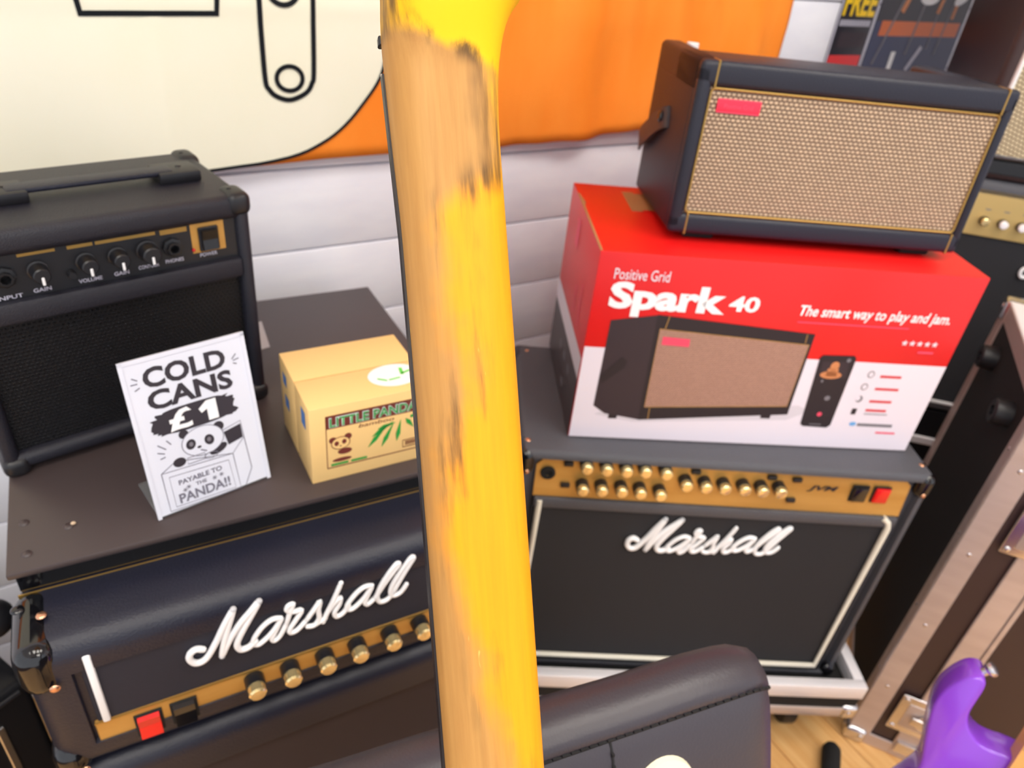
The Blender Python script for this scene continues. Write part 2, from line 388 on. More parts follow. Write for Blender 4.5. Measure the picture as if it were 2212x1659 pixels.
# ------------------------------------------------------------------ banner
def cloth(u, v):
    d = 0.0
    s = min(max((u-0.50)/0.20, 0), 1)
    d += s*(0.006 + 0.007*math.sin(u*34.0 + 1.0) + 0.004*math.sin(u*71 + v*9) + 0.003*math.sin(u*15 - v*22))
    d += 0.0012*math.exp(-((u-0.144)/0.010)**2) + 0.0012*math.exp(-((v+0.136)/0.010)**2)
    d += 0.0015*math.sin(u*11+v*17)
    return d
BY = 0.992
def ban(u, v, w=0.0): return Vector((u, BY - cloth(u, v) - w, CAM_H + v))
BOT = [(-1.0,-.335),(-.044,-.331),(.049,-.336),(.167,-.332),(.225,-.328),(.338,-.324),(.435,-.323),(.627,-.323),(.71,-.321),(.804,-.316),(.903,-.309),(1.2,-.30)]
def bot(u):
    for (a, va), (b_, vb) in zip(BOT, BOT[1:]):
        if a <= u <= b_: return va + (vb-va)*(u-a)/(b_-a)
    return -.30
banner = thing('wall_banner', 'orange fabric banner printed with a cream outlined guitar, hung on the white board wall', 'banner', (0.2, BY, CAM_H-0.33))
inv = Matrix.Translation(-banner.location)
b = B(); nu, nv = 190, 46; grid = []
for i in range(nu+1):
    col = []
    for j in range(nv+1):
        u = -0.75 + i/nu*1.95
        v0 = bot(u); v = v0 + (j/nv)*(0.42 - v0)
        uu = u - (0.05*max(0, v+0.205) if u > 1.1 else 0.0)
        col.append(b.bm.verts.new(inv @ ban(uu, v)))
    grid.append(col)
for i in range(nu):
    for j in range(nv): b.bm.faces.new((grid[i][j], grid[i+1][j], grid[i+1][j+1], grid[i][j+1]))
cl = b.obj('cloth', 'banner_orange', banner, 80)
so = cl.modifiers.new('thickness', 'SOLIDIFY'); so.thickness = 0.0012; so.offset = 1.0
def ban_print(name, polys, m, lift, cut=0.02):
    b = B()
    for p in polys: b.face([Vector((u, 0, v)) for u, v in p])
    bm = b.bm
    us = [v.co.x for v in bm.verts]; vs2 = [v.co.z for v in bm.verts]
    for ax, lo, hi in ((0, min(us), max(us)), (2, min(vs2), max(vs2))):
        c = lo + cut
        while c < hi:
            no = Vector((1, 0, 0)) if ax == 0 else Vector((0, 0, 1))
            bmesh.ops.bisect_plane(bm, geom=bm.verts[:]+bm.edges[:]+bm.faces[:], plane_co=no*c, plane_no=no); c += cut
    for v in bm.verts: v.co = inv @ ban(v.co.x, v.co.z, lift)
    return b.obj(name, m, banner, 80)
CREAM = [(-.75,-.20),(-.45,-.25),(-.25,-.275),(-.12,-.29),(-.041,-.316),(-.015,-.323),(.012,-.326),(.076,-.331),(.117,-.332),(.201,-.328),(.287,-.318),(.332,-.302),(.366,-.279),(.396,-.246),(.415,-.219),(.424,-.19),(.428,-.159),(.431,-.125),(.42,-.05),(.38,.03),(.33,.10),(.30,.2),(.33,.33),(.36,.38)]
CS = [(p.x, p.y) for p in smooth_pts(CREAM, 4)]
CS = [(u, max(v, bot(u)+0.003)) for u, v in CS]
ban_print('cream_guitar_print', [CS + [(-.75, .38)]], 'banner_cream', 0.0026, 0.006)
ban_print('outline_print', ribbon_polys(CS, 0.0042), 'ink', 0.0038)
ban_print('bridge_print', ribbon_polys([(.058,-.02),(.0715,-.1485),(.2125,-.145),(.226,-.02)], 0.0075), 'ink', 0.0038)
sl = [(.263,-.02),(.262,-.13),(.262,-.172),(.263,-.22),(.267,-.231),(.275,-.239),(.29,-.244),(.304,-.241),(.316,-.234),(.322,-.224),(.325,-.21),(.327,-.129),(.33,-.02)]
ban_print('control_plate_print', ribbon_polys([(p.x, p.y) for p in smooth_pts(sl, 4)], 0.0062), 'ink', 0.0038)
ban_print('knob_print', ribbon_polys(ell(.2935,-.218,.0165,.0148,28), .0056, True), 'ink', 0.0040)
ban_print('knob_print', ribbon_polys(ell(.291,-.112,.0200,.0215,28), .0060, True), 'ink', 0.0040)

# ------------------------------------------------------------------ posters on the wall
def poster(name, label, u0, u1, v0, v1):
    t = thing(name, label, 'poster', (u0, D-0.007, CAM_H+v0)); return t, (lambda u, v, w=0.0: Vector((u, -0.0012 - w, v)))
t, fn = poster('wall_poster', 'dark poster with yellow lettering and a red strip, left of the drum poster', 1.365, 1.482, -.224, .10)
B().box(0, .117, -.0012, 0, 0, .324).obj('sheet', 'poster_black', t, 0)
flat('edge_print', [rect(0, .006, 0, .324), rect(.112, .117, 0, .324)], 'poster_grey', t, fn, .0002)
flat('strip_print', [rect(.008, .108, .008, .030)], 'poster_red', t, fn, .0004)
flat('photo_print', [rect(.02, .105, .045, .072)], 'print_dark', t, fn, .0004)
flat('line_print', [rect(.012 + i*.0095, .019 + i*.0095, .083, .094) for i in range(10)], 'poster_grey', t, fn, .0004)
text('lettering', 'FREE', 'poster_yellow', t, (.010, .108, .101, .150), fn, .0006, bold=.03)
flat('upper_print', [rect(.012, .105, .165, .30)], 'poster_navy', t, fn, .0004)
t, fn = poster('drum_poster', 'navy poster showing a drum kit on an orange stage, beside the brown speaker cabinet', 1.488, 1.80, -.242, .10)
B().box(0, .312, -.0012, 0, 0, .342).obj('sheet', 'poster_navy', t, 0)
flat('backdrop_print', [rect(0, .312, .112, .342)], 'poster_black', t, fn, .0003)
flat('stage_print', [rect(.02, .30, .085, .113)], 'poster_orange', t, fn, .0005)
flat('stand_print', ribbon_polys([(.03, .03), (.075, .17)], .006) + ribbon_polys([(.135, .05), (.15, .2)], .006) + ribbon_polys([(.24, .05), (.25, .16)], .005) + ribbon_polys([(.205, .06), (.20, .18)], .004), 'print_grey', t, fn, .0007)
for q_ in ([ell(.155, .160, .034, .015), ell(.275, .165, .03, .014, rot=.5), ell(.185, .235, .026, .018), ell(.25, .24, .026, .018), rect(.085, .10, .015, .055), rect(.14, .215, -.0, .012)]): flat('drum_print', [q_], 'white', t, fn, .0009)
flat('pedal_print', ribbon_polys([(.155, .018), (.185, .065)], .011), 'poster_grey', t, fn, .0009)
for q_ in (ribbon_polys([(.075, .13), (.115, .24)], .014), ribbon_polys([(.20, .13), (.215, .22)], .012), ribbon_polys([(.26, .12), (.262, .21)], .011)): flat('figure_print', q_, 'print_skin', t, fn, .0008)
flat('screen_print', [rect(.05, .10, .19, .25)], 'poster_navy', t, fn, .0006)

# ================================================================== LARGE OBJECTS
# ------------------------------------------------------------------ fridge styled as an amplifier
FH = CAM_H - 0.4934
fr = at('mini_fridge', 'black mini fridge styled as a guitar amplifier, carrying the sign and the panda carton', 'fridge', -0.3863, 0.3867, 0, 31.6)
w, d = 0.4421, 0.4143
B().box(0, w, 0.0, d, FH-0.007, FH, 0.002, 2).obj('top_panel', 'fridge_top', fr)
B().box(0.003, w-0.003, 0.014, d, 0.03, FH-0.007, 0.003, 2).obj('cabinet', 'black_satin', fr)
B().box(0.004, w-0.004, 0.008, 0.0145, FH-0.030, FH-0.010, 0.001, 1).obj('gloss_strip', 'black_gloss', fr)
for x in (.04, w-.04):
    for y in (.06, d-.05): B().lathe([(.018, 0), (.02, .03)], (x, y, 0), (0, 0, 1), 14).obj('foot', 'black_plastic', fr)
for (x, y) in ((.0128, .0598), (.0461, .0421), (.015, .0197)):
    rivet(fr, (x, y, FH), (0, 0, 1), 0.0042, 'fridge_top', 'screw')
zt = FH - 0.031
door = B().box(-0.002, w+0.002, -0.063, 0.038, zt-0.166, zt, 0.022, 5).inset_front(0.0115, 0.005).obj('upper_door', 'tolex_smooth', fr, 40)
B().box(0.002, w-0.002, 0.0052, 0.0066, zt-0.003, zt+0.0004).obj('trim', 'gold_trim', door, 0)
fx0, fx1 = 0.038, w-0.038
B().box(fx0, fx1, -0.0605, -0.056, FH-0.138, FH-0.046, 0.001, 1).obj('face_cloth', 'black_cloth', door)
for x in (fx0+.004, fx1-.010):
    B().box(x, x+.0062, -0.0645, -0.059, FH-0.137, FH-0.048, 0.0018, 2).obj('white_piping', 'white', door)
B().box(fx0-.003, fx1+.003, -0.0615, -0.055, FH-0.181, FH-0.1375, 0.0008, 1).obj('control_panel', 'gold_panel', door)
B().box(fx0-.003, fx1+.003, -0.0622, -0.0612, FH-0.1392, FH-0.1372).obj('panel_lip', 'gold_trim', door, 0)
for x in (.1676, .2009, .2348, .2676, .3025, .3353): knob(door, x, FH-0.1490, -0.0615, 0.0092, 0.021)
for x, m in ((.066, 'red_gloss'), (.0955, 'black_gloss')):
    sw = B().box(x-.002, x+.021, -.0635, -.061, FH-0.1745, FH-0.145, .0006, 1).obj('switch_bezel', 'black_matt', door)
    B().prism([(-.0635, FH-.147), (-.0675, FH-.1485), (-.0655, FH-.160), (-.0690, FH-.1725), (-.0635, FH-.1725)], lambda u, v, k, x=x: Vector((x+.0005+k, u, v)), .018).obj('rocker', m, sw, 20)
script_logo(fr, 0.118, FH-0.1028, 0.2085, -0.0635, 0.0028)
def cap(parent, x0, x1, y0, y1, za, zb, bev, sx, m='black_gloss'):
    return B().box(x0, x1, y0, y1, za, zb, bev, 5).obj('corner_cap', m, parent, 50)
for sx in (0, 1):
    xa, xb = (-.0052, .027) if not sx else (w-.027, w+.0052)
    c = cap(door, xa, xb, -.0665, .012, zt-.052, zt+.0030, .020, sx)
    xr = .019 if not sx else w-.019
    rivet(c, (xr, -.026, zt+.0035), (0, 0, 1), .0042); rivet(c, (xr, -.0665, zt-.040), (0, -1, 0), .0042)
    rivet(c, (.002 if not sx else w-.002, -.012, zt+.0025), (0, 0, 1), .0052, 'black_gloss')
    c = cap(door, xa, xb, -.0665, .006, zt-.1695, zt-.132, .017, sx); rivet(c, (xr, -.0665, zt-.158), (0, -1, 0), .0036)
zl = zt - 0.172
low = B().box(-0.002, w+0.002, -0.066, 0.012, 0.05, zl, 0.020, 5).inset_front(0.030, 0.006).obj('lower_door', 'tolex_smooth', fr, 40)
B().box(.047, w-.047, -.0615, -.0595, .10, zl-.049).obj('grille_cloth', 'brown_cloth', low, 0)

# ------------------------------------------------------------------ small practice amp on the fridge
pa = at('practice_amplifier', 'small black practice amplifier with a perforated grille on the fridge', 'amplifier', -0.4503, 0.4936, FH, 44.3)
w, d, h = 0.2512, 0.150, 0.2350
b = B()
b.box(0, w, 0, d, 0.212, h, 0.0075, 3).box(0, w, 0, d, 0.006, 0.022, 0.006, 3)
b.box(0, 0.0135, 0, d, 0.008, h-.002, 0.006, 3).box(w-0.0135, w, 0, d, 0.008, h-.002, 0.006, 3).box(.008, w-.008, d-.012, d-.002, .01, h-.004)
cab = b.obj('cabinet', 'tolex', pa)
B().box(.012, w-.012, -.001, .022, .153, .173, .003, 2).obj('divider_bar', 'tolex', pa)
B().box(.013, w-.013, .010, .013, .020, .156).obj('speaker_grille', 'perforated', pa, 0)
sp = B().lathe([(.062, 0), (.062, .004), (.055, .004), (.050, -.004), (.022, -.020), (.016, -.016), (.0, -.012)], (.128, .024, .088), (0, -1, 0), 36).obj('speaker', 'black_satin', pa, 40)
B().box(.012, w-.012, .03, .034, .02, .156).obj('baffle', 'black_matt', pa, 0)
cp = B().box(.013, w-.013, .006, .010, .170, .2135).obj('control_panel', 'black_plastic', pa, 0)
pf = FRONT(.006)
flat('gold_print', [rect(.055, .083, .2090, .2115), rect(.092, .112, .2085, .2115), rect(.114, .164, .2085, .2115), rect(.168, .192, .2070, .2115)], 'gold_trim', cp, pf, .0004)
flat('gold_print', [rect(.195, .2265, .1835, .2125)], 'gold_panel', cp, pf, .0003)
for x, s, r in ((.0669, -0.4, .0072), (.1037, .3, .0072), (.1293, .2, .0072), (.1545, -.8, .0085)):
    k = B().lathe([(.0085 if r < .008 else .0098, 0), (.0085 if r < .008 else .0098, .003), (r, .0035), (r*.94, .016), (r*.8, .017)], (x, .006, .1955), (0, -1, 0), 20).obj('knob', 'black_plastic', pa, 30)
    B().box(x-.0011, x+.0011, -.0118, -.0105, .1880, .1950, .0004, 1).obj('pointer', 'white', k)
for x, r in ((.0423, .0075), (.1767, .0075)):
    j = B().lathe([(.009, 0), (.009, .004), (r*.8, .0045), (r*.8, .008), (.0042, .008), (.0042, .0), (.0, .0)], (x, .006, .1945), (0, -1, 0), 8).obj('jack_socket', 'black_satin', pa, 20)
B().lathe([(.0035, 0), (.0035, .006), (.003, .007)], (.0905, .006, .187), (0, -1, 0), 12).obj('push_button', 'black_plastic', pa)
sw = B().box(.2015, .2205, .0035, .006, .1845, .2085, .001, 1).obj('power_switch', 'black_plastic', pa)
B().prism([(.0035, .187), (-.0005, .187), (.0015, .1965), (-.0015, .206), (.0035, .206)], lambda u, v, k: Vector((.204+k, u, v)), .014).obj('rocker', 'black_satin', sw, 20)
B().ball((.1955, .0045, .1875), .0016).obj('led', 'led', pa)
for s_, x0, x1, zc in (('INPUT', .0330, .0520, .1740), ('GAIN', .0600, .0735, .1755), ('VOLUME', .0950, .1140, .1760), ('GAIN', .1240, .1365, .1765), ('CONTOUR', .1450, .1630, .1780), ('PHONES', .1690, .1855, .1790), ('POWER', .2010, .2175, .1790)):
    text('lettering', s_, 'poster_grey', cp, (x0, x1, zc, zc+.0036), pf, .0006, bold=.01)
for x in (.012, w-.012):
    for zc, up_ in ((h-.012, 1), (.012, -1)):
        xx = (-.0025, .020) if x < .1 else (w-.020, w+.0025)
        zz = (h-.020, h+.0025) if up_ > 0 else (.000, .020)
        c = B().box(*xx, -.0028, .030, *zz, .0075, 4).obj('corner_cap', 'black_plastic', pa, 50)
        if up_ > 0: rivet(c, (x, .016, h+.0025), (0, 0, 1), .0026, 'black_satin')
c = B().box(w-.020, w+.0025, d-.03, d+.0028, h-.020, h+.0025, .0075, 4).obj('corner_cap', 'black_plastic', pa, 50); rivet(c, (w-.012, d-.014, h+.0025), (0, 0, 1), .0026, 'black_satin')
hd = B().box(.066, .205, .058, .078, h+.0065, h+.0115, .002, 2).obj('handle', 'tolex_smooth', pa)
for x0, x1 in ((.040, .082), (.190, .229)):
    c = B().box(x0, x1, .053, .088, h-.0005, h+.0105, .0022, 2).obj('handle_cap', 'black_plastic', hd)
    rivet(c, ((x0+x1)/2+.004, .072, h+.0105), (0, 0, 1), .003, 'black_satin')
# pale card lying behind it
pc = at('paper_card', 'pale grey paper corner sticking out behind the practice amplifier', 'paper', -0.4503, 0.4936, FH, 44.3)
B().prism([(.270, .098), (.3005, .099), (.3194, .1632), (.285, .16)], lambda u, v, k: Vector((u, v, k)), .0008).obj('sheet', 'card_pale', pc, 0)

# ------------------------------------------------------------------ panda carton
pb = at('panda_carton', 'small tan toy carton printed LITTLE PANDA beside the sign', 'box', -0.1811, 0.5363, FH, 32.2)
w, d, h = 0.1228, 0.1066, 0.0883
b = B().box(0, w, 0, .0500, 0, h, .0012, 2).box(0, w, .0512, d, 0, h, .0012, 2).box(.0008, w-.0008, .045, .056, .0, h-.0012)
b.obj('carton', 'panda_carton', pb)
TOP = lambda zz: (lambda u, v, k=0.0: Vector((u, v, zz+k)))
flat('groove', [rect(.0005, w-.0005, .0497, .0515)], 'panda_groove', pb, TOP(h-.0008), 0)
st = flat('oval_sticker', [ell(.094, .030, .0265, .0195, 36)], 'white', pb, TOP(h), .0004)
flat('leaf_print', ribbon_polys([(.076, .028), (.084, .022)], .0022) + ribbon_polys([(.086, .0225), (.098, .0235)], .002) + ribbon_polys([(.104, .040), (.102, .028)], .0035) + ribbon_polys([(.102, .030), (.112, .033)], .0025), 'print_lime', st, TOP(h), .0008)
f0 = FRONT(0.0)
lb = flat('front_label', ribbon_polys([(.0155, .0155), (.1105, .0155), (.1105, .0770), (.0155, .0770)], .0014, True) + [rect(.0152, .1108, .0625, .0777)], 'print_brown', pb, f0, .0003)
text('lettering', 'LITTLE PANDA', 'white', lb, (.0185, .1070, .0640, .0755), f0, .0006, bold=.045)
text('lettering', 'LITTLE PANDA', 'print_green', lb, (.0190, .1065, .0646, .0749), f0, .0009, bold=.015)
text('lettering', 'bamboo', 'print_brown', lb, (.047, .083, .0570, .0612), f0, .0006, shear=.2)
flat('small_print', [rect(.019, .036, .0175, .0200), rect(.039, .055, .0175, .0200)], 'print_green', lb, f0, .0006)
lf = []
for (x0, z0_, x1, z1) in ((.056, .0300, .077, .0545), (.070, .0270, .083, .0550), (.060, .0420, .083, .0560), (.086, .0300, .090, .0565), (.095, .0560, .104, .0430), (.100, .0585, .104, .0560), (.066, .0500, .085, .0540)):
    dx, dz = x1-x0, z1-z0_; l_ = math.hypot(dx, dz); nx, nz = -dz/l_*.0024, dx/l_*.0024
    lf.append([(x0, z0_), (x0+dx*.35+nx, z0_+dz*.35+nz), (x1, z1), (x0+dx*.35-nx, z0_+dz*.35-nz)])
flat('leaf_print', lf, 'print_green', lb, f0, .0006)
flat('bear_print', [ell(.0215, .0485, .0036, .0036), ell(.0365, .0500, .0036, .0036), ell(.0300, .0235, .0095, .0022), ell(.0330, .0330, .0070, .0035)], 'print_brown', lb, f0, .0005)
flat('bear_face_print', [ell(.0290, .0440, .0090, .0072)], 'panda_carton', lb, f0, .0007)
flat('bear_line_print', ribbon_polys(ell(.0290, .0440, .0090, .0072), .0007, True) + [ell(.0250, .0440, .0022, .0028), ell(.0325, .0450, .0022, .0028), ell(.0288, .0405, .0010, .0007)], 'print_brown', lb, f0, .0009)
flat('barcode_print', ribbon_polys(rect(.0925, .1095, .0205, .0290), .0010, True) + [rect(.0955+i*.0020, .0967+i*.0020, .0225, .0275) for i in range(6)], 'print_brown', lb, f0, .0006)
SIDE = lambda u, v, k=0.0: Vector((-k, u, v))
for q in ((.012, .026, .058, .077), (.080, .094, .062, .075), (.075, .090, .036, .050)):
    flat('side_sticker', [rect(*q)], 'sticker_blue', pb, SIDE, .0004)

# ------------------------------------------------------------------ COLD CANS sign
sgn = at('tabletop_sign', 'white acrylic tabletop sign reading COLD CANS with a panda drawing', 'sign', -0.2985, 0.4669, FH, 44.49)
up_s = Vector((0, math.sin(R(11)), math.cos(R(11)))); nb_s = Vector((0, math.cos(R(11)), -math.sin(R(11))))
o_s = Vector((0, -.001, .0008))
SG = lambda u, v, k=0.0: o_s + Vector((u, 0, 0)) + up_s*v - nb_s*k
B().prism(rect(0.001, .1022, .002, .149), lambda u, v, k: SG(u, v, -k), .0018).obj('printed_card', 'sign_white', sgn, 0)
B().prism([(0, 0), (.1032, 0), (.1032, .151), (0, .151)], lambda u, v, k: SG(u, v, -.0022-k), .0022).obj('acrylic_back', 'acrylic', sgn, 0)
b = B()
for q in (rect(-.0012, .0022, 0, .151), rect(.1010, .1044, 0, .151), rect(-.0012, .1044, .1482, .1516)): b.prism(q, lambda u, v, k: SG(u, v, k-.001), .0018)
b.obj('rim', 'sign_white', sgn, 0)
B().box(.0, .1032, .0, .055, .0002, .0026, .0006, 1).obj('base_plate', 'acrylic', sgn)
sgp = sgn
text('lettering', 'COLD', 'sign_ink', sgp, (.0150, .0845, .1235, .1420), SG, bold=.035)
text('lettering', 'CANS', 'sign_ink', sgp, (.0145, .0870, .1030, .1210), SG, bold=.035)
rnd = random.Random(3); bl = []
for i in range(56):
    a_ = 2*math.pi*i/56; rx, rz = .0345, .0118
    k_ = (1.0 + (rnd.uniform(-.06, .14) if abs(math.cos(a_)) > .65 else rnd.uniform(-.05, .02)))
    cx = math.copysign(abs(math.cos(a_))**.6, math.cos(a_)); cz = math.copysign(abs(math.sin(a_))**.6, math.sin(a_))
    bl.append((.0497 + rx*cx*k_, .0885 + rz*cz*(1 if abs(cz) > .9 else k_)))
flat('brush_print', [bl], 'sign_ink', sgp, SG, .0003)
text('lettering', '\u00a3', 'white', sgp, (.0265, .0470, .0790, .0985), SG, .0006, bold=.035)
flat('lettering', [[(.0530, .0925), (.0605, .0985), (.0690, .0985), (.0690, .0790), (.0600, .0790), (.0600, .0905), (.0550, .0880)]], 'white', sgp, SG, .0006)
fl_ = lambda n, P, m, l=.0004: flat(n, P, m, sgp, SG, l)
fl_('drawn_box_print', [[(.072, .049), (.086, .052), (.086, .066), (.070, .063)]], 'sign_ink', .0004)
fl_('drawn_line_print', ribbon_polys([(.0105, .043), (.024, .0505), (.074, .0390), (.087, .0520), (.0865, .0690), (.069, .0650)], .0007) + ribbon_polys([(.0105, .043), (.0105, .004), (.075, .001), (.074, .0390)], .0007) + ribbon_polys([(.074, .039), (.0105, .043)], .0006) + ribbon_polys([(.087, .052), (.0885, .018), (.080, .002)], .0007)
    + ribbon_polys([(.0160, .0375), (.0690, .0340), (.0705, .0035), (.0160, .0065)], .0006, True), 'sign_line', .0004)
for q_ in ([ell(.0360, .0735, .0042, .0042), ell(.0665, .0705, .0048, .0048), ell(.0275, .0485, .0055, .0045), ell(.0625, .0490, .0085, .0042, rot=.3)]): fl_('drawn_bear_dark_print', [q_], 'sign_ink', .0005)
fl_('drawn_bear_head_print', [ell(.0508, .0620, .0185, .0142, 32)], 'sign_white', .0007)
fl_('drawn_bear_line_print', ribbon_polys(ell(.0508, .0620, .0185, .0142, 32), .0006, True), 'sign_line', .0009)
fl_('drawn_bear_eye_print', [ell(.0400, .0620, .0042, .0050, rot=-.3), ell(.0562, .0610, .0042, .0052, rot=.2), ell(.0465, .0570, .0018, .0012)], 'sign_ink', .0010)
fl_('drawn_bear_pupil_print', [ell(.0402, .0622, .0018, .0022), ell(.0560, .0614, .0018, .0022)], 'print_grey', .0012)
fl_('drawn_note_print', ribbon_polys(rect(.034, .050, .044, .050), .0006, True) + ribbon_polys(ell(.055, .0455, .006, .003), .0006, True) + ribbon_polys([(.047, .054), (.052, .051)], .0012), 'sign_line', .0011)
text('lettering', 'PAYABLE TO', 'sign_line', sgp, (.0225, .0615, .0265, .0315), SG, .0006, bold=.025)
text('lettering', 'THE', 'sign_line', sgp, (.0365, .0462, .0205, .0240), SG, .0006, bold=.02)
text('lettering', 'PANDA!!', 'sign_line', sgp, (.0200, .0665, .0080, .0180), SG, .0006, bold=.025)
RY = [(.0068,.1362,.011,.1332),(.005,.1306,.0104,.1305),(.0071,.1247,.0115,.1267),(.09,.1293,.0942,.1335),(.0908,.1278,.0962,.1287),(.0904,.1255,.0936,.1239),(.0211,.0728,.0242,.0678),(.0133,.0708,.0193,.0647),(.0117,.0639,.0174,.061),(.0129,.0572,.0173,.0579)]
ry = []
for q in RY: ry += ribbon_polys([(q[0], q[1]), (q[2], q[3])], .0010)
for cx, cz in ((.030, .0220), (.0265, .0200), (.0535, .0215), (.060, .0225)):
    for k_ in range(3):
        a_ = k_*math.pi/3; ry += ribbon_polys([(cx-.0022*math.cos(a_), cz-.0022*math.sin(a_)), (cx+.0022*math.cos(a_), cz+.0022*math.sin(a_))], .0006)
fl_('ray_print', ry, 'sign_line', .0005)

# ------------------------------------------------------------------ combo amp with gold panel, in the middle right
JT = CAM_H - 0.6083; JB = JT - 0.45
jv = at('combo_amplifier', 'black combo amplifier with a gold control panel, under the red and white carton', 'amplifier', 0.0233, 0.774, JB, 5.16)
w, d, h = 0.5816, 0.2834, 0.45
cabj = B().box(0, w, 0, d, 0, h, 0.008, 4).inset_front(0.0035, 0.012).obj('cabinet', 'tolex_grey', jv, 40)
gpts = [(.024, .371), (.024, .422), (.045, .4435), (.536, .4435), (.557, .424), (.557, .371)]
gp_ = B().prism(gpts, lambda u, v, k: Vector((u, .0035 + (v-.371)*.10 + k, v)), .004).obj('control_panel', 'gold_panel', jv, 0)
def jy(zz): return .0035 + (zz-.371)*.10
for i, (a_, z_) in enumerate([(.0906,-.0156),(.1178,-.0162),(.1451,-.0165),(.1709,-.0155),(.2,-.0167),(.0899,-.0512),(.1162,-.0502),(.1436,-.0499),(.1702,-.0507),(.1985,-.0522),(.2315,-.0335),(.2591,-.0343),(.2859,-.0347),(.3141,-.0347),(.3398,-.0353),(.3659,-.0351)]):
    zz = h + z_ - .0035; knob(jv, a_, zz, jy(zz), .0092, .0195, capfrac=.42)
for a_, z_ in ((.0672,-.0223),(.0666,-.0571),(.2447,-.0224),(.3535,-.0239),(.3901,-.0254),(.3895,-.0598)):
    zz = h + z_; B().box(a_-.0065, a_+.0065, jy(zz)-.005, jy(zz), zz-.0035, zz+.0035, .0012, 2).obj('push_button', 'black_plastic', jv)
B().lathe([(.0105, 0), (.0105, .003), (.006, .0035), (.006, .0005), (.0, .0005)], (.0407, jy(.41), .4104), (0, -1, 0), 18).obj('jack_socket', 'black_matt', jv)
text('lettering', 'JVM', 'print_darker', gp_, (.4090, .4540, .4050, .4160), lambda u, v, k=0: Vector((u, jy(v)-k, v)), .0008, bold=.03, shear=.3)
for a_, m in ((.4852, 'black_gloss'), (.5169, 'red_gloss')):
    s_ = B().box(a_-.0125, a_+.0125, jy(.41)-.003, jy(.41), .393, .422, .001, 1).obj('switch_bezel', 'black_matt', jv)
    B().box(a_-.0105, a_+.0105, jy(.41)-.0065, jy(.41)-.002, .395, .420, .0015, 2).obj('rocker', m, s_)
B().box(.024, w-.024, .004, .009, .012, .372).obj('grille_cloth', 'dark_cloth', jv, 0)
B().box(.026, w-.026, -.002, .006, .352, .3705, .003, 2).obj('cross_bar', 'tolex_grey', jv)
pp = [(.031, .0, .366), (.031, .0, .030), (.5435, .0, .030), (.5475, .0, .350), (.543, .0, .362), (.534, .0, .369)]
pp = [(.034, .0, .367)] + pp[1:]
B().tube(pp, .0046, 10).obj('white_piping', 'cream_piping', jv, 60)
script_logo(jv, .173, h-.1725, .233, .0005, .0036)
rivet(jv, (.405, -.001, .037), (0, -1, 0), .004, 'silver', 'screw')
for sx in (0, 1):
    for top in (0, 1):
        xa, xb = (-.004, .020) if not sx else (w-.020, w+.004)
        za, zb = (h-.042, h-.0002) if top else (-.0, .030)
        c = cap(jv, xa, xb, -.004, .045, za, zb, .012, sx)
        xr = .010 if not sx else w-.010
        if top: rivet(c, (xr, .026, h-.0008), (0, 0, 1), .0045); rivet(c, (xr, -.004, h-.032), (0, -1, 0), .0035)
c = cap(jv, -.004, .030, d-.04, d+.003, h-.04, h-.0002, .010, 0); rivet(c, (.018, d-.02, h-.0008), (0, 0, 1), .004)
# ------------------------------------------------------------------ flight-case tray under the combo
tr = at('flight_case_tray', 'black flight case base with bright aluminium edges under the combo amplifier', 'flight case', 0.0233, 0.774, 0, 5.16)
x0, x1, y0, y1 = -.045, .622, -.036, .325; tb, tm = JB-.052, JB+.026
b = B().box(x0, x1, y0, y1, tb, JB-.001)
b.obj('tray_floor', 'black_matt', tr, 0)
for q in ((x0, x1, y0, y0+.012), (x0, x1, y1-.012, y1), (x0, x0+.012, y0+.012, y1-.012), (x1-.012, x1, y0+.012, y1-.012)):
    B().box(*q, JB-.002, tm-.002).obj('side_panel', 'black_satin', tr, 0)
for q in ((x0-.003, x1+.003, y0-.003, y0+.015), (x0-.003, x1+.003, y1-.015, y1+.003), (x0-.003, x0+.015, y0+.015, y1-.015), (x1-.015, x1+.003, y0+.015, y1-.015)):
    B().box(*q, tm-.030, tm, .002, 2).obj('rim_extrusion', 'alu_bright', tr)
    B().box(*q, tb-.002, tb+.020, .002, 2).obj('bottom_extrusion', 'aluminium', tr)
for xx in (x0, x1):
    for yy in (y0, y1):
        c = B().box(xx-.024, xx+.008, yy-.006, yy+.030, tb-.006, tb+.026, .008, 3) if xx > .3 and yy < 0 else B().box(xx-.012, xx+.012, yy-.012, yy+.012, tb-.006, tb+.022, .006, 3)
        c = c.obj('ball_corner', 'silver', tr, 50); 
        rivet(c, (xx-.010 if xx > .3 else xx+.004, yy-.0065 if yy < 0 else yy+.012, tb+.012), (0, -1 if yy < 0 else 1, 0), .004, 'silver')
for xx in (x0+.07, x1-.07):
    for yy in (y0+.07, y1-.07):
        c = B().lathe([(.034, -.012), (.036, -.009), (.036, .009), (.034, .012)], (xx, yy, .036), (1, 0, 0), 20).obj('caster', 'black_plastic', tr)
        B().box(xx-.018, xx+.018, yy-.02, yy+.02, .060, tb, .003, 1).obj('caster_plate', 'silver', c)

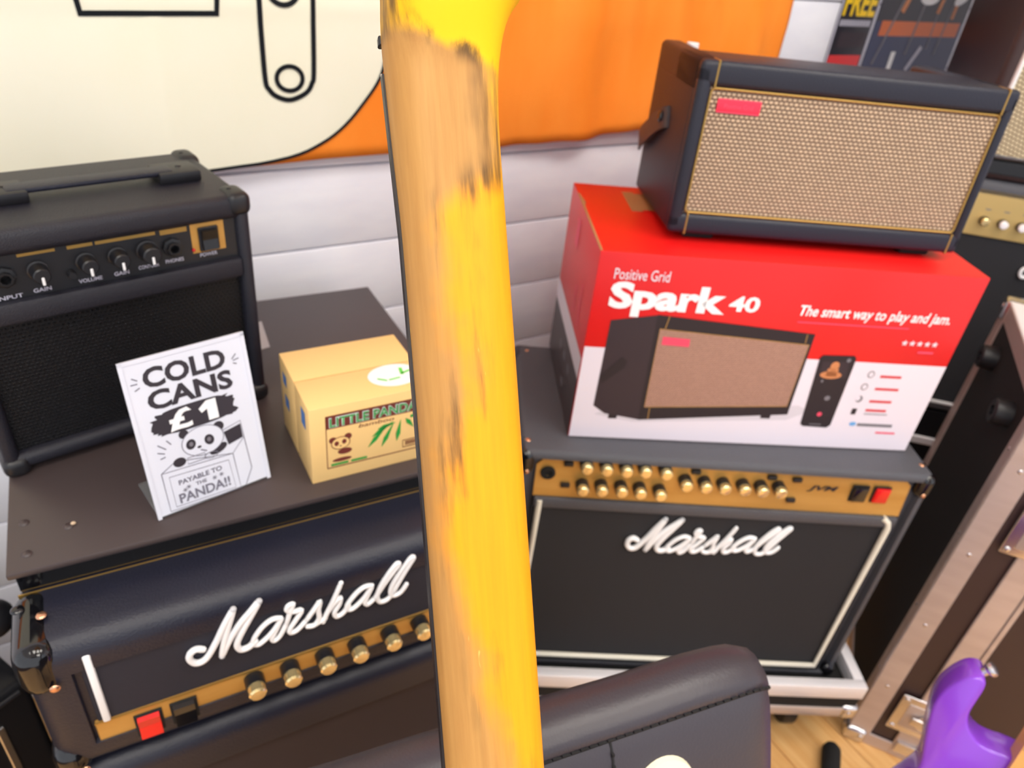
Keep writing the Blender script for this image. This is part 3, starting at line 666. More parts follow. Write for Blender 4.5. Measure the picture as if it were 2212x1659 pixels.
# ------------------------------------------------------------------ red and white carton
rb = at('red_carton', 'red and white product carton reading Spark 40, on the black combo amplifier', 'box', 0.0848, 0.8174, JT+.0012, 7.1655)
w, d, h = .4952, .2468, .2743
B().box(0, w, 0, d, 0, h, .0016, 2).obj('carton', 'red_carton', rb)
f0 = FRONT(0.0)
fw = flat('front_white', [rect(.001, w-.001, .001, .144)], 'print_white', rb, f0, .0004)
sd = flat('side_white', [rect(.0015, d-.001, .085, .125)], 'print_white', rb, SIDE, .0004)
flat('side_dark', [rect(.0015, d-.001, .001, .092)], 'carton_dark', rb, SIDE, .0006)
flat('side_print', [rect(.06, .064, .14, .20), rect(.14, .165, .215, .255), rect(.10, .105, .14, .18)], 'print_pink', rb, SIDE, .0006)
flat('side_icon_print', [ell(.07, .065, .008, .008), ell(.11, .063, .008, .008), ell(.15, .06, .008, .008), rect(.09, .11, .02, .03)], 'print_grey', rb, SIDE, .0009)
B().prism([(.000, .002), (.003, .002), (.003, .150), (.006, .165), (.002, .20), (0, .20)], lambda u, v, k: Vector((u, v, h-.0006+k)), .0012).obj('torn_flap_edge', 'carton_brown', rb, 0)
flat('hand_hole', [rect(.072, .105, .15, .215)], 'carton_brown', rb, TOP(h), .0005)
B().box(.066, .082, .145, .220, h-.001, h+.0008, .0002, 1).obj('hole_flap', 'carton_brown', rb)
TX = lambda s, m, box, **k: text('lettering', s, m, rb, box, f0, .0008, **k)
TX('Positive Grid', 'print_white', (.0215, .0900, .2400, .2545), bold=.005)
TX('Spark', 'white_logo', (.0205, .1690, .1905, .2375), bold=.045)
TX('40', 'white_logo', (.1725, .2115, .2065, .2280), bold=.03)
TX('The smart way to play and jam.', 'white_logo', (.2650, .4690, .2020, .2215), bold=.02, shear=.12)
flat('small_print', [rect(.267, .418, .1965, .1985)], 'print_pink', rb, f0, .0007)
stars = []
for i in range(5):
    cx, cz = .421 + i*.0105, .1765
    stars.append([(cx + (.0048 if k_ % 2 == 0 else .0021)*math.sin(k_*math.pi/5), cz + (.0048 if k_ % 2 == 0 else .0021)*math.cos(k_*math.pi/5)) for k_ in range(10)])
flat('star_print', stars, 'print_white', rb, f0, .0008)
flat('small_print', [rect(.444, .466, .1620, .1655)], 'print_pink', rb, f0, .0008)
# the amplifier pictured on the carton
flat('pictured_shadow', [[(.03, .040), (.085, .030), (.30, .045), (.33, .062), (.31, .07), (.05, .05)]], 'print_shadow', rb, f0, .0006)
flat('pictured_amp_side', [[(.028, .184), (.090, .1955), (.094, .034), (.044, .042), (.027, .054)]], 'print_dark', rb, f0, .0008)
flat('pictured_amp_front', [[(.086, .1955), (.2965, .1815), (.2990, .0545), (.092, .034)]], 'print_darker', rb, f0, .0010)
flat('pictured_grille', [[(.0925, .1760), (.2930, .1655), (.2935, .0685), (.0965, .0560)]], 'print_grille', rb, f0, .0014)
flat('pictured_piping', ribbon_polys([(.0925, .1760), (.2930, .1655), (.2935, .0685), (.0965, .0560)], .0014, True) + ribbon_polys([(.101, .195), (.099, .177)], .0012) + ribbon_polys([(.286, .181), (.287, .168)], .0012) + ribbon_polys([(.104, .055), (.105, .036)], .0012), 'print_gold', rb, f0, .0016)
flat('pictured_badge', [[(.0985, .1655), (.1345, .1640), (.1355, .1525), (.0990, .1535)]], 'print_pink', rb, f0, .0018)
flat('pictured_strap', [[(.052, .132), (.060, .126), (.058, .116), (.032, .090), (.028, .102)]], 'print_darker', rb, f0, .0012)
flat('pictured_feet', [rect(.050, .062, .034, .042), rect(.262, .276, .046, .052)], 'print_darker', rb, f0, .0007)
flat('pictured_phone', [[(.318, .1515), (.3605, .1530), (.3645, .1490), (.3665, .0400), (.3620, .0355), (.3265, .0365), (.3225, .0405), (.3145, .1480)]], 'print_darker', rb, f0, .0010)
flat('phone_scene_print', [[(.3200, .1420), (.3570, .1440), (.3600, .1180), (.3230, .1160)]], 'print_dark', rb, f0, .0012)
flat('phone_figure_print', [ell(.339, .136, .006, .007), ell(.338, .122, .015, .006), rect(.331, .346, .120, .132)], 'print_skin', rb, f0, .0014)
flat('phone_dot_print', [ell(.3440, .0580, .0035, .0035)], 'print_pink', rb, f0, .0014)
flat('phone_line_print', [rect(.328, .331, .110, .114), ell(.346, .085, .004, .004), rect(.335, .352, .040, .0415), ell(.355, .146, .003, .003)], 'print_grey', rb, f0, .0014)
flat('icon_print', [ell(.394, .126, .0048, .0055), ell(.392, .106, .0048, .0055), ell(.392, .086, .0048, .0055)], 'print_grey', rb, f0, .0008)
flat('icon_print', [ell(.394, .126, .0034, .004), ell(.392, .106, .0034, .004), ell(.390, .087, .0034, .004)], 'print_white', rb, f0, .0010)
flat('icon_print', [rect(.3885, .3955, .060, .070)], 'print_darker', rb, f0, .0008)
flat('caption_print', [rect(.408, .438, .1215, .1255), rect(.408, .442, .1015, .1055), rect(.408, .440, .0810, .0850), rect(.408, .438, .0660, .0700)], 'print_red', rb, f0, .0008)
flat('caption_print', [rect(.408, .442, .0610, .0625), rect(.405, .457, .0405, .0455)], 'print_grey', rb, f0, .0008)
flat('caption_print', [ell(.398, .044, .005, .0035)], 'print_blue', rb, f0, .0010)
flat('caption_print', [rect(.437, .466, .0290, .0320)], 'print_pink', rb, f0, .0008)

# ------------------------------------------------------------------ desktop amp on the carton
sk = at('desktop_amplifier', 'compact amplifier with a beige woven grille and red badge, on the red carton', 'amplifier', 0.1661, 0.8768, CAM_H-0.3215, 6.86)
sk.rotation_euler = (-R(2.6), 0, R(6.86)-YAW)
w, d, h = .3795, .1938, .1975
b = B().box(0, w, .006, d, 0, h-.026, .007, 3).box(0, w, .006, .098, h-.04, h, .007, 3).box(0, .030, .006, d, h-.04, h, .007, 3).box(w-.030, w, .006, d, h-.04, h, .007, 3)
b.obj('cabinet', 'tolex_smooth', sk, 40)
b = B().box(0, w, -.004, .012, h-.0275, h, .006, 4).box(0, w, -.004, .012, 0, .0250, .006, 4).box(0, .0165, -.004, .012, .004, h-.004, .006, 4).box(w-.0125, w, -.004, .012, .004, h-.004, .006, 4)
b.obj('front_frame', 'tolex_smooth', sk, 40)
B().box(.014, w-.010, .001, .006, .022, h-.024).obj('grille_cloth', 'spark_grille', sk, 0)
gx0, gx1, gz0, gz1 = .0175, w-.0135, .0262, h-.0290
def rr(x0, x1, z0_, z1, r, y, n=5):
    out = []
    for cx, cz, a0 in ((x1-r, z1-r, 0), (x0+r, z1-r, 90), (x0+r, z0_+r, 180), (x1-r, z0_+r, 270)):
        for i in range(n): a_ = R(a0 + 90*i/(n-1)); out.append((cx+r*math.cos(a_), y, cz+r*math.sin(a_)))
    return out
B().tube(rr(gx0, gx1, gz0, gz1, .005, -.0005), .0014, 8, closed=True).obj('gold_piping', 'gold_trim', sk, 60)
for x, za, zb in ((.0195, h-.0285, h+.0004), (w-.0160, h-.0285, h+.0004), (.0215, -.0004, .0252), (w-.0145, -.0004, .0252)):
    B().box(x-.0011, x+.0011, -.0046, .020, za, zb, .0006, 1).obj('gold_band', 'gold_trim', sk)
bd = B().box(.0275, .0790, -.0010, .0015, .1435, .1585, .0012, 2).obj('badge', 'badge_red', sk)
flat('badge_edge', ribbon_polys(rect(.0280, .0785, .1440, .1580), .0012, True), 'print_pink', bd, FRONT(-.001), .0004)
text('lettering', 'Positive Grid', 'print_pink', bd, (.036, .070, .1485, .1535), FRONT(-.001), .0004)
for x in (.045, w-.045):
    B().box(x-.02, x+.02, .012, .032, -.0094, .002, .002, 1).obj('foot', 'black_matt', sk); B().box(x-.02, x+.02, d-.03, d-.014, -.0008, .002, .0004, 1).obj('foot', 'black_matt', sk)
B().lathe([(.008, 0), (.008, .010), (.007, .011)], (.036, d-.025, h-.010), (0, 0, 1), 16).obj('control_knob', 'knob_white', sk)
for i in range(6): B().lathe([(.008, 0), (.008, .010), (.007, .011)], (.075+i*.045, .145, h-.026), (0, 0, 1), 16).obj('control_knob', 'black_plastic', sk)
P = [(.001, .086, .119), (-.004, .096, .115), (-.007, .120, .103), (-.008, .150, .086), (-.007, .175, .074), (-.004, d-.002, .066)]
b = B(); rows = []
for p in smooth_pts(P, 4):
    t_ = Vector((0, -.45, -.89)) ; hw = .0135
    rows.append((Vector(p) - Vector((0, .45, .89))*hw, Vector(p) + Vector((0, .45, .89))*hw))
vv = [(b.bm.verts.new(a_), b.bm.verts.new(c_), b.bm.verts.new(c_ + Vector((-.003, 0, 0))), b.bm.verts.new(a_ + Vector((-.003, 0, 0)))) for a_, c_ in rows]
for A_, B_ in zip(vv, vv[1:]):
    for i in range(4): b.bm.faces.new((A_[i], A_[(i+1) % 4], B_[(i+1) % 4], B_[i]))
b.bm.faces.new(vv[0]); b.bm.faces.new(vv[-1][::-1])
st = b.obj('side_strap', 'leather', sk, 50)
rivet(st, (-.0075, .100, .116), (-1, 0, 0), .0075, 'black_gloss', 'strap_button')

# ------------------------------------------------------------------ stack at the far right: combo + cabinet
rc = at('valve_combo', 'black combo amplifier with a pale gold panel, behind the upright flight case', 'amplifier', .787-.985*.14, 1.335+.174*.14, CAM_H-.80, -10)
h = .80-.326; w, d = .60, .26
B().box(0, w, 0, d, 0, h, .012, 3).inset_front(.012, .010).obj('cabinet', 'tolex_grey', rc, 40)
pn = B().box(.018, w-.018, .000, .008, h-.100, h-.0165, .001, 1).obj('control_panel', 'gold_pale', rc)
for i in range(9): knob(rc, .1625 + i*.0315, h-.071, .000, .0078, .014, 'black_plastic', 'knob_white' if i else 'brass', .5)
flat('tick_print', [rect(.158+i*.0315, .167+i*.0315, h-.0515, h-.0495) for i in range(9)], 'print_grey', pn, FRONT(0), .0005)
B().box(.018, w-.018, .004, .009, .012, h-.100).obj('grille_cloth', 'dark_cloth', rc, 0)
B().tube([(.022, 0, h-.130), (.022, 0, .022), (w-.022, 0, .022), (w-.022, 0, h-.130)], .004, 8).obj('white_piping', 'white', rc, 60)
script_logo(rc, .262, h-.165, .2, .0, .003)
# equipment crate that it stands on
cr = at('equipment_crate', 'black crate with a pale metal edge below the right combo amplifier', 'crate', .787-.985*.14, 1.335+.174*.14, 0, -10)
hh = CAM_H-.80
B().box(0, w, 0, d, 0.012, hh-.002).obj('body', 'black_satin', cr, 0)
for q in ((-.004, w+.004, -.004, .02, hh-.085, hh-.066), (-.004, w+.004, -.004, .02, .0, .02)):
    B().box(*q, .002, 1).obj('edge', 'alu_bright', cr)
cb_ = at('speaker_cabinet', 'tall brown speaker cabinet with woven grille at the upper right edge', 'speaker', .787-.985*.052, 1.335+.174*.052, CAM_H-.3255, -10)
w, d, h = .62, .30, .72
B().box(0, w, 0, d, 0, h, .010, 3).inset_front(.016, .010).obj('cabinet', 'tolex_brown', cb_, 40)
B().box(.022, w-.022, .003, .008, .036, h-.025).obj('grille_cloth', 'cab_grille', cb_, 0)
B().tube([(.024, 0, .039), (w-.024, 0, .039), (w-.024, 0, h-.026), (.024, 0, h-.026)], .0055, 8, closed=True).obj('white_piping', 'white', cb_, 60)
B().box(.014, w-.014, -.002, .004, .010, .034, .002, 1).obj('bottom_rail', 'black_satin', cb_)

# ------------------------------------------------------------------ upright flight case at right
fc = at('flight_case', 'tall black flight case with aluminium edges, standing upright at the right edge', 'flight case', .687, .831, 0, -20)
w, d, h = .62, .35, CAM_H - .47
B().box(.002, w, .002, d, .006, h-.002).obj('shell', 'tolex_brown', fc, 0)
B().box(-.0005, .003, .003, d-.001, .008, h-.004).obj('side_panel', 'black_matt', fc, 0)
def angle(parent, name, q, m='aluminium'): return B().box(*q, .0015, 1).obj(name, m, parent)
# front-left corner post: a face on the side and a wider one on the front
angle(fc, 'corner_extrusion', (-.003, .034, -.003, .0015, .0, h)); angle(fc, 'corner_extrusion', (-.003, .0015, .0015, .030, .0, h))
angle(fc, 'corner_extrusion', (-.003, .0015, d-.028, d+.003, .0, h)); angle(fc, 'corner_extrusion', (-.003, .030, d-.0015, d+.003, 0, h))
angle(fc, 'split_extrusion', (.072, .108, -.004, .0015, .0, h))
angle(fc, 'split_extrusion', (.110, .118, -.003, .0015, .0, h))
for za in (.0, h-.03):
    angle(fc, 'edge_extrusion', (-.003, .0015, .03, d-.03, za, za+.03)); angle(fc, 'edge_extrusion', (.03, w, -.003, .0015, za, za+.03))
angle(fc, 'top_extrusion', (-.003, .030, .0, d, h-.0015, h+.003), 'alu_bright'); angle(fc, 'top_extrusion', (0, w, -.003, .03, h-.0015, h+.003), 'alu_bright')
for yy in (0, d):
    for za in (0.0, h-.03):
        c = B().box(-.008, .030, yy-.010 if yy == 0 else yy-.026, yy+.026 if yy == 0 else yy+.010, max(za-.004, 0), za+.034, .008, 3).obj('ball_corner', 'silver', fc, 50)
        rivet(c, (-.008, yy+.010 if yy == 0 else yy-.010, za+.02), (-1, 0, 0), .005, 'silver'); rivet(c, (.02, -.010 if yy == 0 else d+.01, za+.02), (0, -1 if yy == 0 else 1, 0), .005, 'silver')
for i in range(4):
    zz = .16 + i*.16
    rivet(fc, (.017, -.003, zz), (0, -1, 0), .0035, 'silver'); rivet(fc, (-.003, .016, zz+.02), (-1, 0, 0), .003, 'silver')
for yy, zz in ((.265, h-.075), (.085, h-.075)):
    f_ = B().lathe([(.020, 0), (.019, .022), (.017, .024), (.008, .024), (.008, .012), (.0, .012)], (-.0005, yy, zz), (-1, 0, 0), 20).obj('rubber_foot', 'black_plastic', fc, 40)
# butterfly latch and lower latch plate
for zz in (.115, h-.2):
    lt = B().box(.045, .150, -.007, -.003, zz-.045, zz+.045, .010, 3).obj('latch', 'silver', fc, 40)
    B().box(.060, .135, -.0085, -.006, zz-.030, zz+.030, .006, 2).obj('latch_dish', 'aluminium', lt, 40)
    b = B().lathe([(.020, 0), (.020, .006), (.012, .010)], (.098, -.007, zz), (0, -1, 0), 20).box(.070, .126, -.018, -.012, zz-.009, zz+.009, .003, 2)
    b.obj('latch_wing', 'silver', lt, 40)
    for xx in (.053, .142):
        for z_ in (-.036, .036): rivet(lt, (xx, -.007, zz+z_), (0, -1, 0), .005, 'silver')
pl_ = B().box(.075, .150, -.010, -.003, .018, .045, .004, 2).obj('hinge_plate', 'silver', fc, 40)

# ------------------------------------------------------------------ purple guitar in front of the flight case
T0 = Vector((.56414, .55329)); yaw_g = -25.0; lean = R(12)
gz_t = CAM_H - .68
base_h = gz_t - .42*math.cos(lean)
gt = at('purple_guitar', 'purple electric guitar with a maple neck standing before the flight case', 'guitar', T0.x - .42*math.sin(lean)*0 , T0.y, 0, yaw_g)
upg = Vector((0, math.sin(lean), math.cos(lean))); nbg = Vector((0, math.cos(lean), -math.sin(lean)))
G0 = Vector((0, 0, gz_t))
GP = lambda u, v, k=0.0: G0 + Vector((u, 0, 0)) + upg*v + nbg*k      # k: depth behind the face
BO = [(-.018,-.020),(-.010,-.006),(.000,.000),(.0075,-.002),(.0105,-.012),(.0100,-.032),(.0098,-.048),(.0125,-.060),(.020,-.072),(.034,-.0815),(.050,-.0820),(.064,-.0800),(.116,-.0800),(.130,-.082),(.145,-.075),(.158,-.058),(.170,-.040),(.190,-.034),(.206,-.045),(.212,-.075),(.205,-.125),(.196,-.165),(.200,-.21),(.222,-.27),(.230,-.32),(.215,-.37),(.17,-.405),(.10,-.418),(.02,-.415),(-.045,-.395),(-.068,-.35),(-.060,-.29),(-.030,-.22),(-.012,-.17),(-.008,-.145),(-.016,-.110),(-.022,-.083),(-.0255,-.060),(-.0245,-.040)]
BS = [(p.x, p.y) for p in smooth_pts(BO + [BO[0]], 3)][:-1]
b = B(); n = len(BS); cen = (.07, -.2)
def ring(off, k):
    out = []
    for i in range(n):
        a_ = Vector(BS[i-1]); c_ = Vector(BS[(i+1) % n]); t_ = (c_-a_).normalized(); nr = Vector((t_.y, -t_.x))  # inward for clockwise outline
        q = Vector(BS[i]) + nr*off; out.append(b.bm.verts.new(GP(q.x, q.y, k)))
    return out
rings = [ring(.0035, 0), ring(.0010, .0012), ring(0, .004), ring(0, .038), ring(.0010, .0408), ring(.0035, .042)]
for A_, B_ in zip(rings, rings[1:]):
    for i in range(n): b.bm.faces.new((A_[i], A_[(i+1) % n], B_[(i+1) % n], B_[i]))
b.bm.faces.new(rings[0]); b.bm.faces.new(rings[-1][::-1])
b.obj('body', 'purple', gt, 50)
nk = B().prism([(.066, -.130), (.114, -.130), (.111, .40), (.069, .40)], lambda u, v, k: GP(u, v, -.004+k), .022).obj('neck', 'maple', gt, 20)
fb = B().prism([(.065, -.135), (.115, -.135), (.1115, .40), (.0685, .40)], lambda u, v, k: GP(u, v, -.009+k), .005).obj('fretboard', 'maple', gt, 0)
L_ = .648; pos = .40
for i in range(1, 22):
    v = .40 - L_*(1-2**(-i/12))
    if v < -.13: break
    B().box(-.0235, .0235, -.0008, .0008, -.0006, .0008).obj('fret', 'fret', fb, 0).matrix_local = Matrix.Translation(GP(.09, v, -.0095)) @ Matrix.Rotation(R(90)-lean, 4, 'X')
B().prism([(.062, .40), (.118, .40), (.122, .45), (.128, .57), (.10, .59), (.07, .56), (.066, .45)], lambda u, v, k: GP(u, v, .000+k), .014).obj('headstock', 'maple', gt, 0)
b = B().lathe([(.0050, -.006), (.0048, .004), (.0046, .007), (.0078, .009), (.0088, .012), (.0075, .0155), (.003, .017)], GP(.006, -.004, .020), Vector((.55, .1, .83)), 16)
b.obj('strap_button', 'silver', gt, 50)
B().box(.03, .16, -.0, .002, -.0, .001).obj('pickup', 'black_plastic', gt, 0).matrix_local = Matrix.Translation(GP(0, -.22, -.004)) @ Matrix.Rotation(R(90)-lean, 4, 'X')
B().box(.05, .135, -.0, .03, -.0, .008).obj('bridge', 'silver', gt, 0).matrix_local = Matrix.Translation(GP(0, -.32, -.009)) @ Matrix.Rotation(R(90)-lean, 4, 'X')
# stand under it
sd_ = at('guitar_stand', 'black tubular guitar stand whose rubber foot rests on the oak floor', 'guitar stand', T0.x, T0.y, 0, yaw_g)
def loc_g(x, y):   # survey -> stand frame
    a_ = R(yaw_g); dx, dy = x-T0.x, y-T0.y; return (math.cos(a_)*dx + math.sin(a_)*dy, -math.sin(a_)*dx + math.cos(a_)*dy)
fx, fy = loc_g(.641, .780)
B().tube([(fx, fy, .016), (fx*.6+.04, fy*.6-.02, .016), (.09, -.02, .06), (.09, .04, .10)], .008, 10).obj('leg', 'black_satin', sd_, 60)
B().tube([(-.10, -.30, .012), (.02, -.14, .03), (.09, .04, .10)], .008, 10).obj('leg', 'black_satin', sd_, 60)
B().tube([(.30, -.28, .012), (.18, -.14, .03), (.09, .04, .10)], .008, 10).obj('leg', 'black_satin', sd_, 60)
dirf = Vector((fx, fy, 0)).normalized()
B().lathe([(.010, -.055), (.0155, -.045), (.016, .0), (.0155, .008), (.010, .016), (.003, .018)], Vector((fx, fy, .016)), dirf, 16).obj('rubber_foot', 'black_matt', sd_, 60)
B().tube([(.0, -.035, .118), (.0, .0, .105), (.09, .04, .10), (.18, .0, .105), (.18, -.035, .118)], .007, 10).obj('cradle', 'black_satin', sd_, 60)
B().tube([(.09, .04, .10), (.10, .075, .30)], .008, 10).obj('upright', 'black_satin', sd_, 60)

# ------------------------------------------------------------------ padded chair
ZS = CAM_H - .50                     # height of the seam along the front of its back
ch = at('padded_chair', 'black leather chair with a stitched padded back, in front of the combo amplifier', 'chair', .05219, .28761, 0, 25.5)
# chair frame: x along the seam, y back; seam start at x = 0, right end at x about 0.204
x0, x1 = -.235, .2180; th = .053
def section(f):                      # rounded cross section, f shrinks it near the ends
    pts = []
    base = [(0.004, -.30), (0.0, -.20), (-.004, -.10), (-.005, -.04), (-.0042, -.012), (-.0022, -.004), (0.0012, -.0008), (0.0020, .0), (0.0016, .0012), (0.0012, .004), (.0055, .0105), (.016, .0150), (.027, .0165), (.038, .0130), (.046, .0060), (.051, -.005), (.053, -.020), (.054, -.10), (.052, -.30)]
    return base
REC = math.tan(R(25))                # the back reclines
b = B(); secs = []; base = section(0)
ns = 30
for i in range(ns+1):
    t_ = i/ns; x = x0 + (x1-x0)*t_
    de = min(x-x0, x1-x); r_ = .045
    k_ = 1.0 if de >= r_ else math.sqrt(max(0.0, 1-((r_-de)/r_)**2))
    bulge = .0012*math.sin(x*60)
    ring_ = []
    for (yy, zz) in base:
        yc = .025
        y2 = yc + (yy-yc)*(0.55 + .45*k_)
        z2 = zz*(1.0) - (1-k_)*.030 + (bulge*.5 if zz > 0 else 0) - (.004*max(0, (x-(x1-.07))/.07) if zz > .002 else 0)
        ring_.append(b.bm.verts.new((x, y2 - REC*max(0.0, -zz-.004), ZS+z2)))
    secs.append(ring_)
for A_, B_ in zip(secs, secs[1:]):
    for i in range(len(base)-1): b.bm.faces.new((A_[i], A_[i+1], B_[i+1], B_[i]))
    b.bm.faces.new((A_[-1], A_[0], B_[0], B_[-1]))
b.bm.faces.new(secs[0]); b.bm.faces.new(secs[-1][::-1])
bk = b.obj('backrest', 'leather', ch, 70)
def seam(pts, name='seam'):
    o = B().tube(pts, .0012, 6).obj(name, 'thread', bk, 60); return o
def front(x, zz):
    de = min(x-x0, x1-x); r_ = .045; k_ = 1.0 if de >= r_ else math.sqrt(max(0.0, 1-((r_-de)/r_)**2))
    bb = [q for q in base[:10]]
    yy = bb[0][0]
    for (ya, za), (yb, zb) in zip(bb, bb[1:]):
        if za <= zz <= zb: yy = ya + (yb-ya)*(zz-za)/(zb-za)
    return Vector((x, .025 + (yy-.025)*(.55+.45*k_) - .0004 - REC*max(0.0, -zz-.004), ZS+zz-(1-k_)*.030))
sx = [x0+.012 + (x1-x0-.024)*i/60 for i in range(61)]
seam([front(x, -.0002) for x in sx])
for i in range(58):
    x = x0 + .02 + i*(x1-x0-.03)/58
    p = front(x, .0016); B().box(-.0024, .0024, -.0014, .0005, -.0009, .0009).obj('stitch', 'thread', bk, 0).location = p
xs = .055
seam([front(xs, -z_*.01) for z_ in range(0, 29)])
for i in range(10):
    p = front(xs, -.008 - i*.008); B().box(-.0010, .0010, -.0014, .0005, -.0024, .0024).obj('stitch', 'thread', bk, 0).location = p
B().box(x0+.01, x1-.01, -.56, -.10, ZS-.36, ZS-.28, .03, 4).obj('seat', 'leather', ch, 60)
for (lx, ly) in ((x0+.04, -.52), (x1-.04, -.52), (x0+.04, -.14), (x1-.04, -.14)):
    B().tube([(lx, ly, 0.0), (lx, ly, ZS-.345)], .014, 12).obj('leg', 'black_satin', ch, 60)
# cream rounded tip leaning on the chair
cream = at('guitar_headstock', 'cream rounded wooden tip leaning on the black chair at the bottom edge', 'headstock', .05219, .28761, ZS-.28, 25.5)
cx = .096
oc = [(cx-.020, 0.0), (cx+.020, 0.0), (cx+.024, .185)] + [(cx + .028*math.cos(R(a_)),   .2310 + .028*math.sin(R(a_))) for a_ in range(-30, 211, 10)] + [(cx-.024, .185)]
B().prism(oc, lambda u, v, k: Vector((u, -.0265 - (.238-v)*.466 + k, v)), .008).obj('paddle', 'cream_wood', cream, 40)

# ------------------------------------------------------------------ black box left of the fridge
lb_ = at('black_crate', 'black box with a bright metal strip, left of the fridge at the picture edge', 'box', -.4804, .4609, 0, 62)
hz = CAM_H - .75
B().box(-.36, 0, 0, .24, .0, hz, .010, 3).obj('body', 'black_satin', lb_, 40)
B().box(-.0445, -.0365, -.0022, .001, .02, hz-.040, .001, 1).obj('metal_strip', 'silver', lb_)
B().tube([(-.34, -.0005, hz-.010), (-.012, -.0005, hz-.010)], .003, 8).obj('edge_bead', 'black_plastic', lb_)
b = B().tube([(-.020, .062, hz-.004), (-.010, .062, hz+.018), (.004, .062, hz+.036)], .009, 10).ball((.008, .062, hz+.042), .022, (1, 1, 1), 16, 12)
b.obj('round_knob', 'black_plastic', lb_, 60)

# ------------------------------------------------------------------ crumbs on the fridge top
cm = at('crumb', 'tiny pale crumb on the fridge top near its front corner', 'crumb', -0.3863, 0.3867, FH, 31.6)
B().ball((.050, .043, .0016), .0022, (1, .8, .7), 8, 6).obj('grain', 'crumb', cm)

# ================================================================== GUITAR NECK in the foreground
k = .37/FPX
TA = -math.atan2(117, 1559)          # neck axis against the picture's vertical
PHI = R(17)
Rw = RIGHT; Uw = UP
# axes of the neck: Z up the neck, X across, Y away from the viewer
Zg = Uw*math.cos(TA) + Rw*math.sin(TA); X_ = Rw*math.cos(TA) - Uw*math.sin(TA); Y_ = FWD.copy()
Xg = X_*math.cos(PHI) + Y_*math.sin(PHI); Yg = Y_*math.cos(PHI) - X_*math.sin(PHI)
c_px = (1008-1106)*k; c_py = -(830-829.5)*k
pos = FWD*.37 + Rw*c_px + Uw*c_py
gr = thing('worn_guitar', 'worn amber guitar neck seen from behind, held up in the foreground', 'guitar', (0, 0, 0))
Mg = Matrix((Xg, Yg, Zg)).transposed().to_4x4()
gr.matrix_world = Matrix.Translation((0, 0, CAM_H)) @ RZ @ Matrix.Translation(pos) @ Mg
def gl(px, py):
    dx, dy = (px-1008)*k, -(py-830)*k
    return ((dx*math.cos(TA) - dy*math.sin(TA))/math.cos(PHI)*1.0, dx*math.sin(TA) + dy*math.cos(TA))
LE = [(826,-60),(827,0),(828,100),(849,300),(872,500),(900,830),(932,1230),(966,1655)]
RE = [(1150,-60),(1100,0),(1084,50),(1075,100),(1071,200),(1075,300),(1090,500),(1114,830),(1142,1230),(1172,1655)]
def interp(tab, zz):
    q = sorted((gl(*p)[1], gl(*p)[0]) for p in tab)
    if zz <= q[0][0]:
        (za, xa), (zb, xb) = q[0], q[2]; return xa + (xb-xa)*(zz-za)/(zb-za)
    for (za, xa), (zb, xb) in zip(q, q[1:]):
        if za <= zz <= zb: return xa + (xb-xa)*(zz-za)/(zb-za)
    return q[-1][1]
def sm(tab, zz): return (interp(tab, zz-.008) + interp(tab, zz) + interp(tab, zz+.008))/3
b = B(); secs = []; nth = 20
zs_ = [-.29 + i*.485/96 for i in range(97)]
for zz in zs_:
    xl, xr = sm(LE, zz), sm(RE, zz); xc, hw = (xl+xr)/2, (xr-xl)/2
    t_ = min(max((zz+.29)/.45, 0), 1); dep = .0150 + .005*t_
    he = min(max((zz-.150)/.045, 0), 1); he = he*he*(3-2*he); dep += .014*he
    row = []
    for j in range(nth+1):
        a_ = math.pi*j/nth
        cx = math.copysign(abs(math.cos(a_))**.78, math.cos(a_)); sy = abs(math.sin(a_))**.9
        row.append(b.bm.verts.new((xc - hw*cx, -dep*sy, zz)))
    secs.append(row)
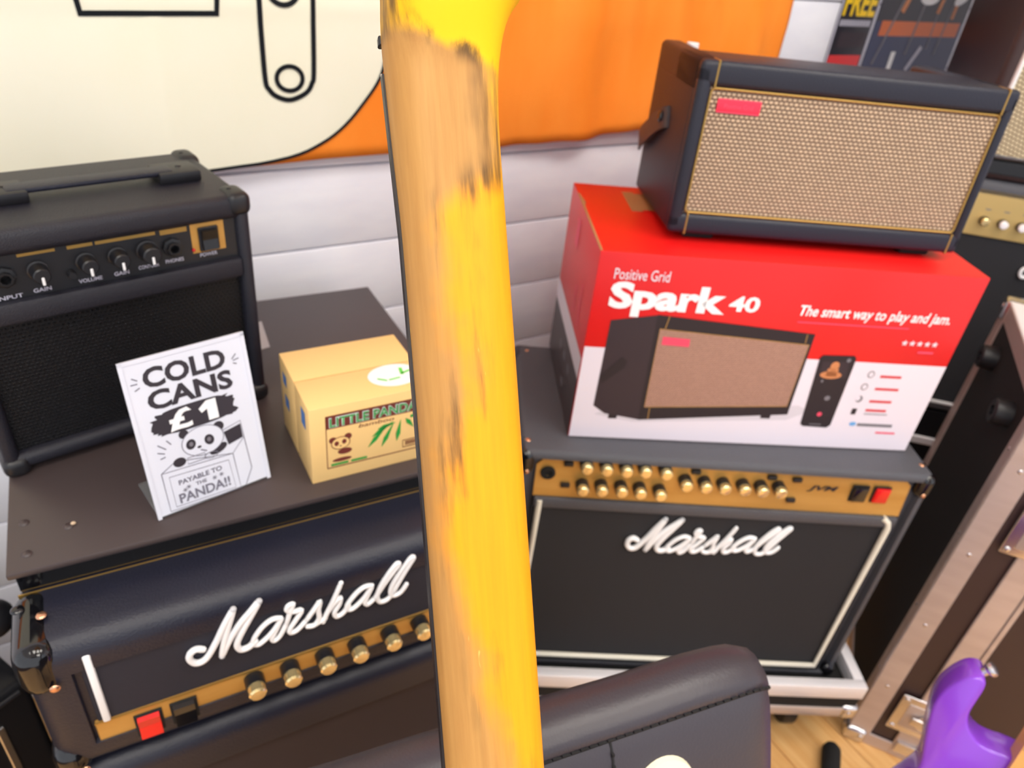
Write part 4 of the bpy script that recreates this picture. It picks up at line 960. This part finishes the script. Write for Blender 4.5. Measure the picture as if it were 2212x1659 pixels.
for A_, B_ in zip(secs, secs[1:]):
    for j in range(nth): b.bm.faces.new((A_[j], A_[j+1], B_[j+1], B_[j]))
    b.bm.faces.new((A_[nth], A_[0], B_[0], B_[nth]))
b.bm.faces.new(secs[0]); b.bm.faces.new(secs[-1][::-1])
b.obj('neck', 'amber_lacquer', gr, 60)
fo = [(sm(LE, zz)-.0010, zz) for zz in zs_[::8] if zz < .188] + [(sm(RE, zz)-.0016 - max(0, (zz-.14))*.5, zz) for zz in zs_[::8][::-1] if zz < .188]
fbd = B().prism(fo, lambda u, v, q: Vector((u, .0001+q, v)), .0062).obj('fretboard', 'rosewood', gr, 0)
nutz = -.288; Lg = .648
for i in range(1, 21):
    v = nutz + Lg*(1-2**(-i/12))
    if v > .183: break
    xl, xr = sm(LE, v), sm(RE, v)
    B().box(xl-.0006, xr-.004, .0060, .0074, v-.0011, v+.0011).obj('fret', 'fret', fbd, 0)
B().box(sm(LE, .172)-.0012, sm(LE, .172)+.0020, .0000, .0050, .1685, .1735, .0006, 1).obj('side_lug', 'black_satin', gr)
xl, xr = sm(LE, -.29), sm(RE, -.29); xm = (xl+xr)/2
B().prism([(xl, -.285), (xr, -.285), (xm+.026, -.33), (xm+.040, -.36), (xm+.036, -.45), (xm, -.462), (xm-.036, -.45), (xm-.040, -.36), (xm-.026, -.33)], lambda u, v, q: Vector((u, -.010+q, v)), .014).obj('headstock', 'amber_lacquer', gr, 20)
for i in range(3):
    for s in (-1, 1):
        B().lathe([(.006, 0), (.006, .014), (.004, .016), (.009, .018), (.009, .026), (.003, .028)], (xm + s*.034, -.004, -.365-.032*i), (s, 0, 0), 12).obj('tuner', 'silver', gr, 40)
body = [(-.022,.203),(.024,.196),(.044,.205),(.066,.216),(.10,.212),(.13,.222),(.142,.252),(.13,.32),(.15,.42),(.14,.52),(.07,.57),(-.05,.57),(-.13,.53),(-.15,.44),(-.12,.34),(-.13,.28),(-.11,.245),(-.07,.236),(-.036,.224)]
B().prism([(p.x, p.y) for p in smooth_pts(body + [body[0]], 3)][:-1], lambda u, v, q: Vector((u, -.032+q, v)), .042).obj('body', 'amber_lacquer', gr, 40)
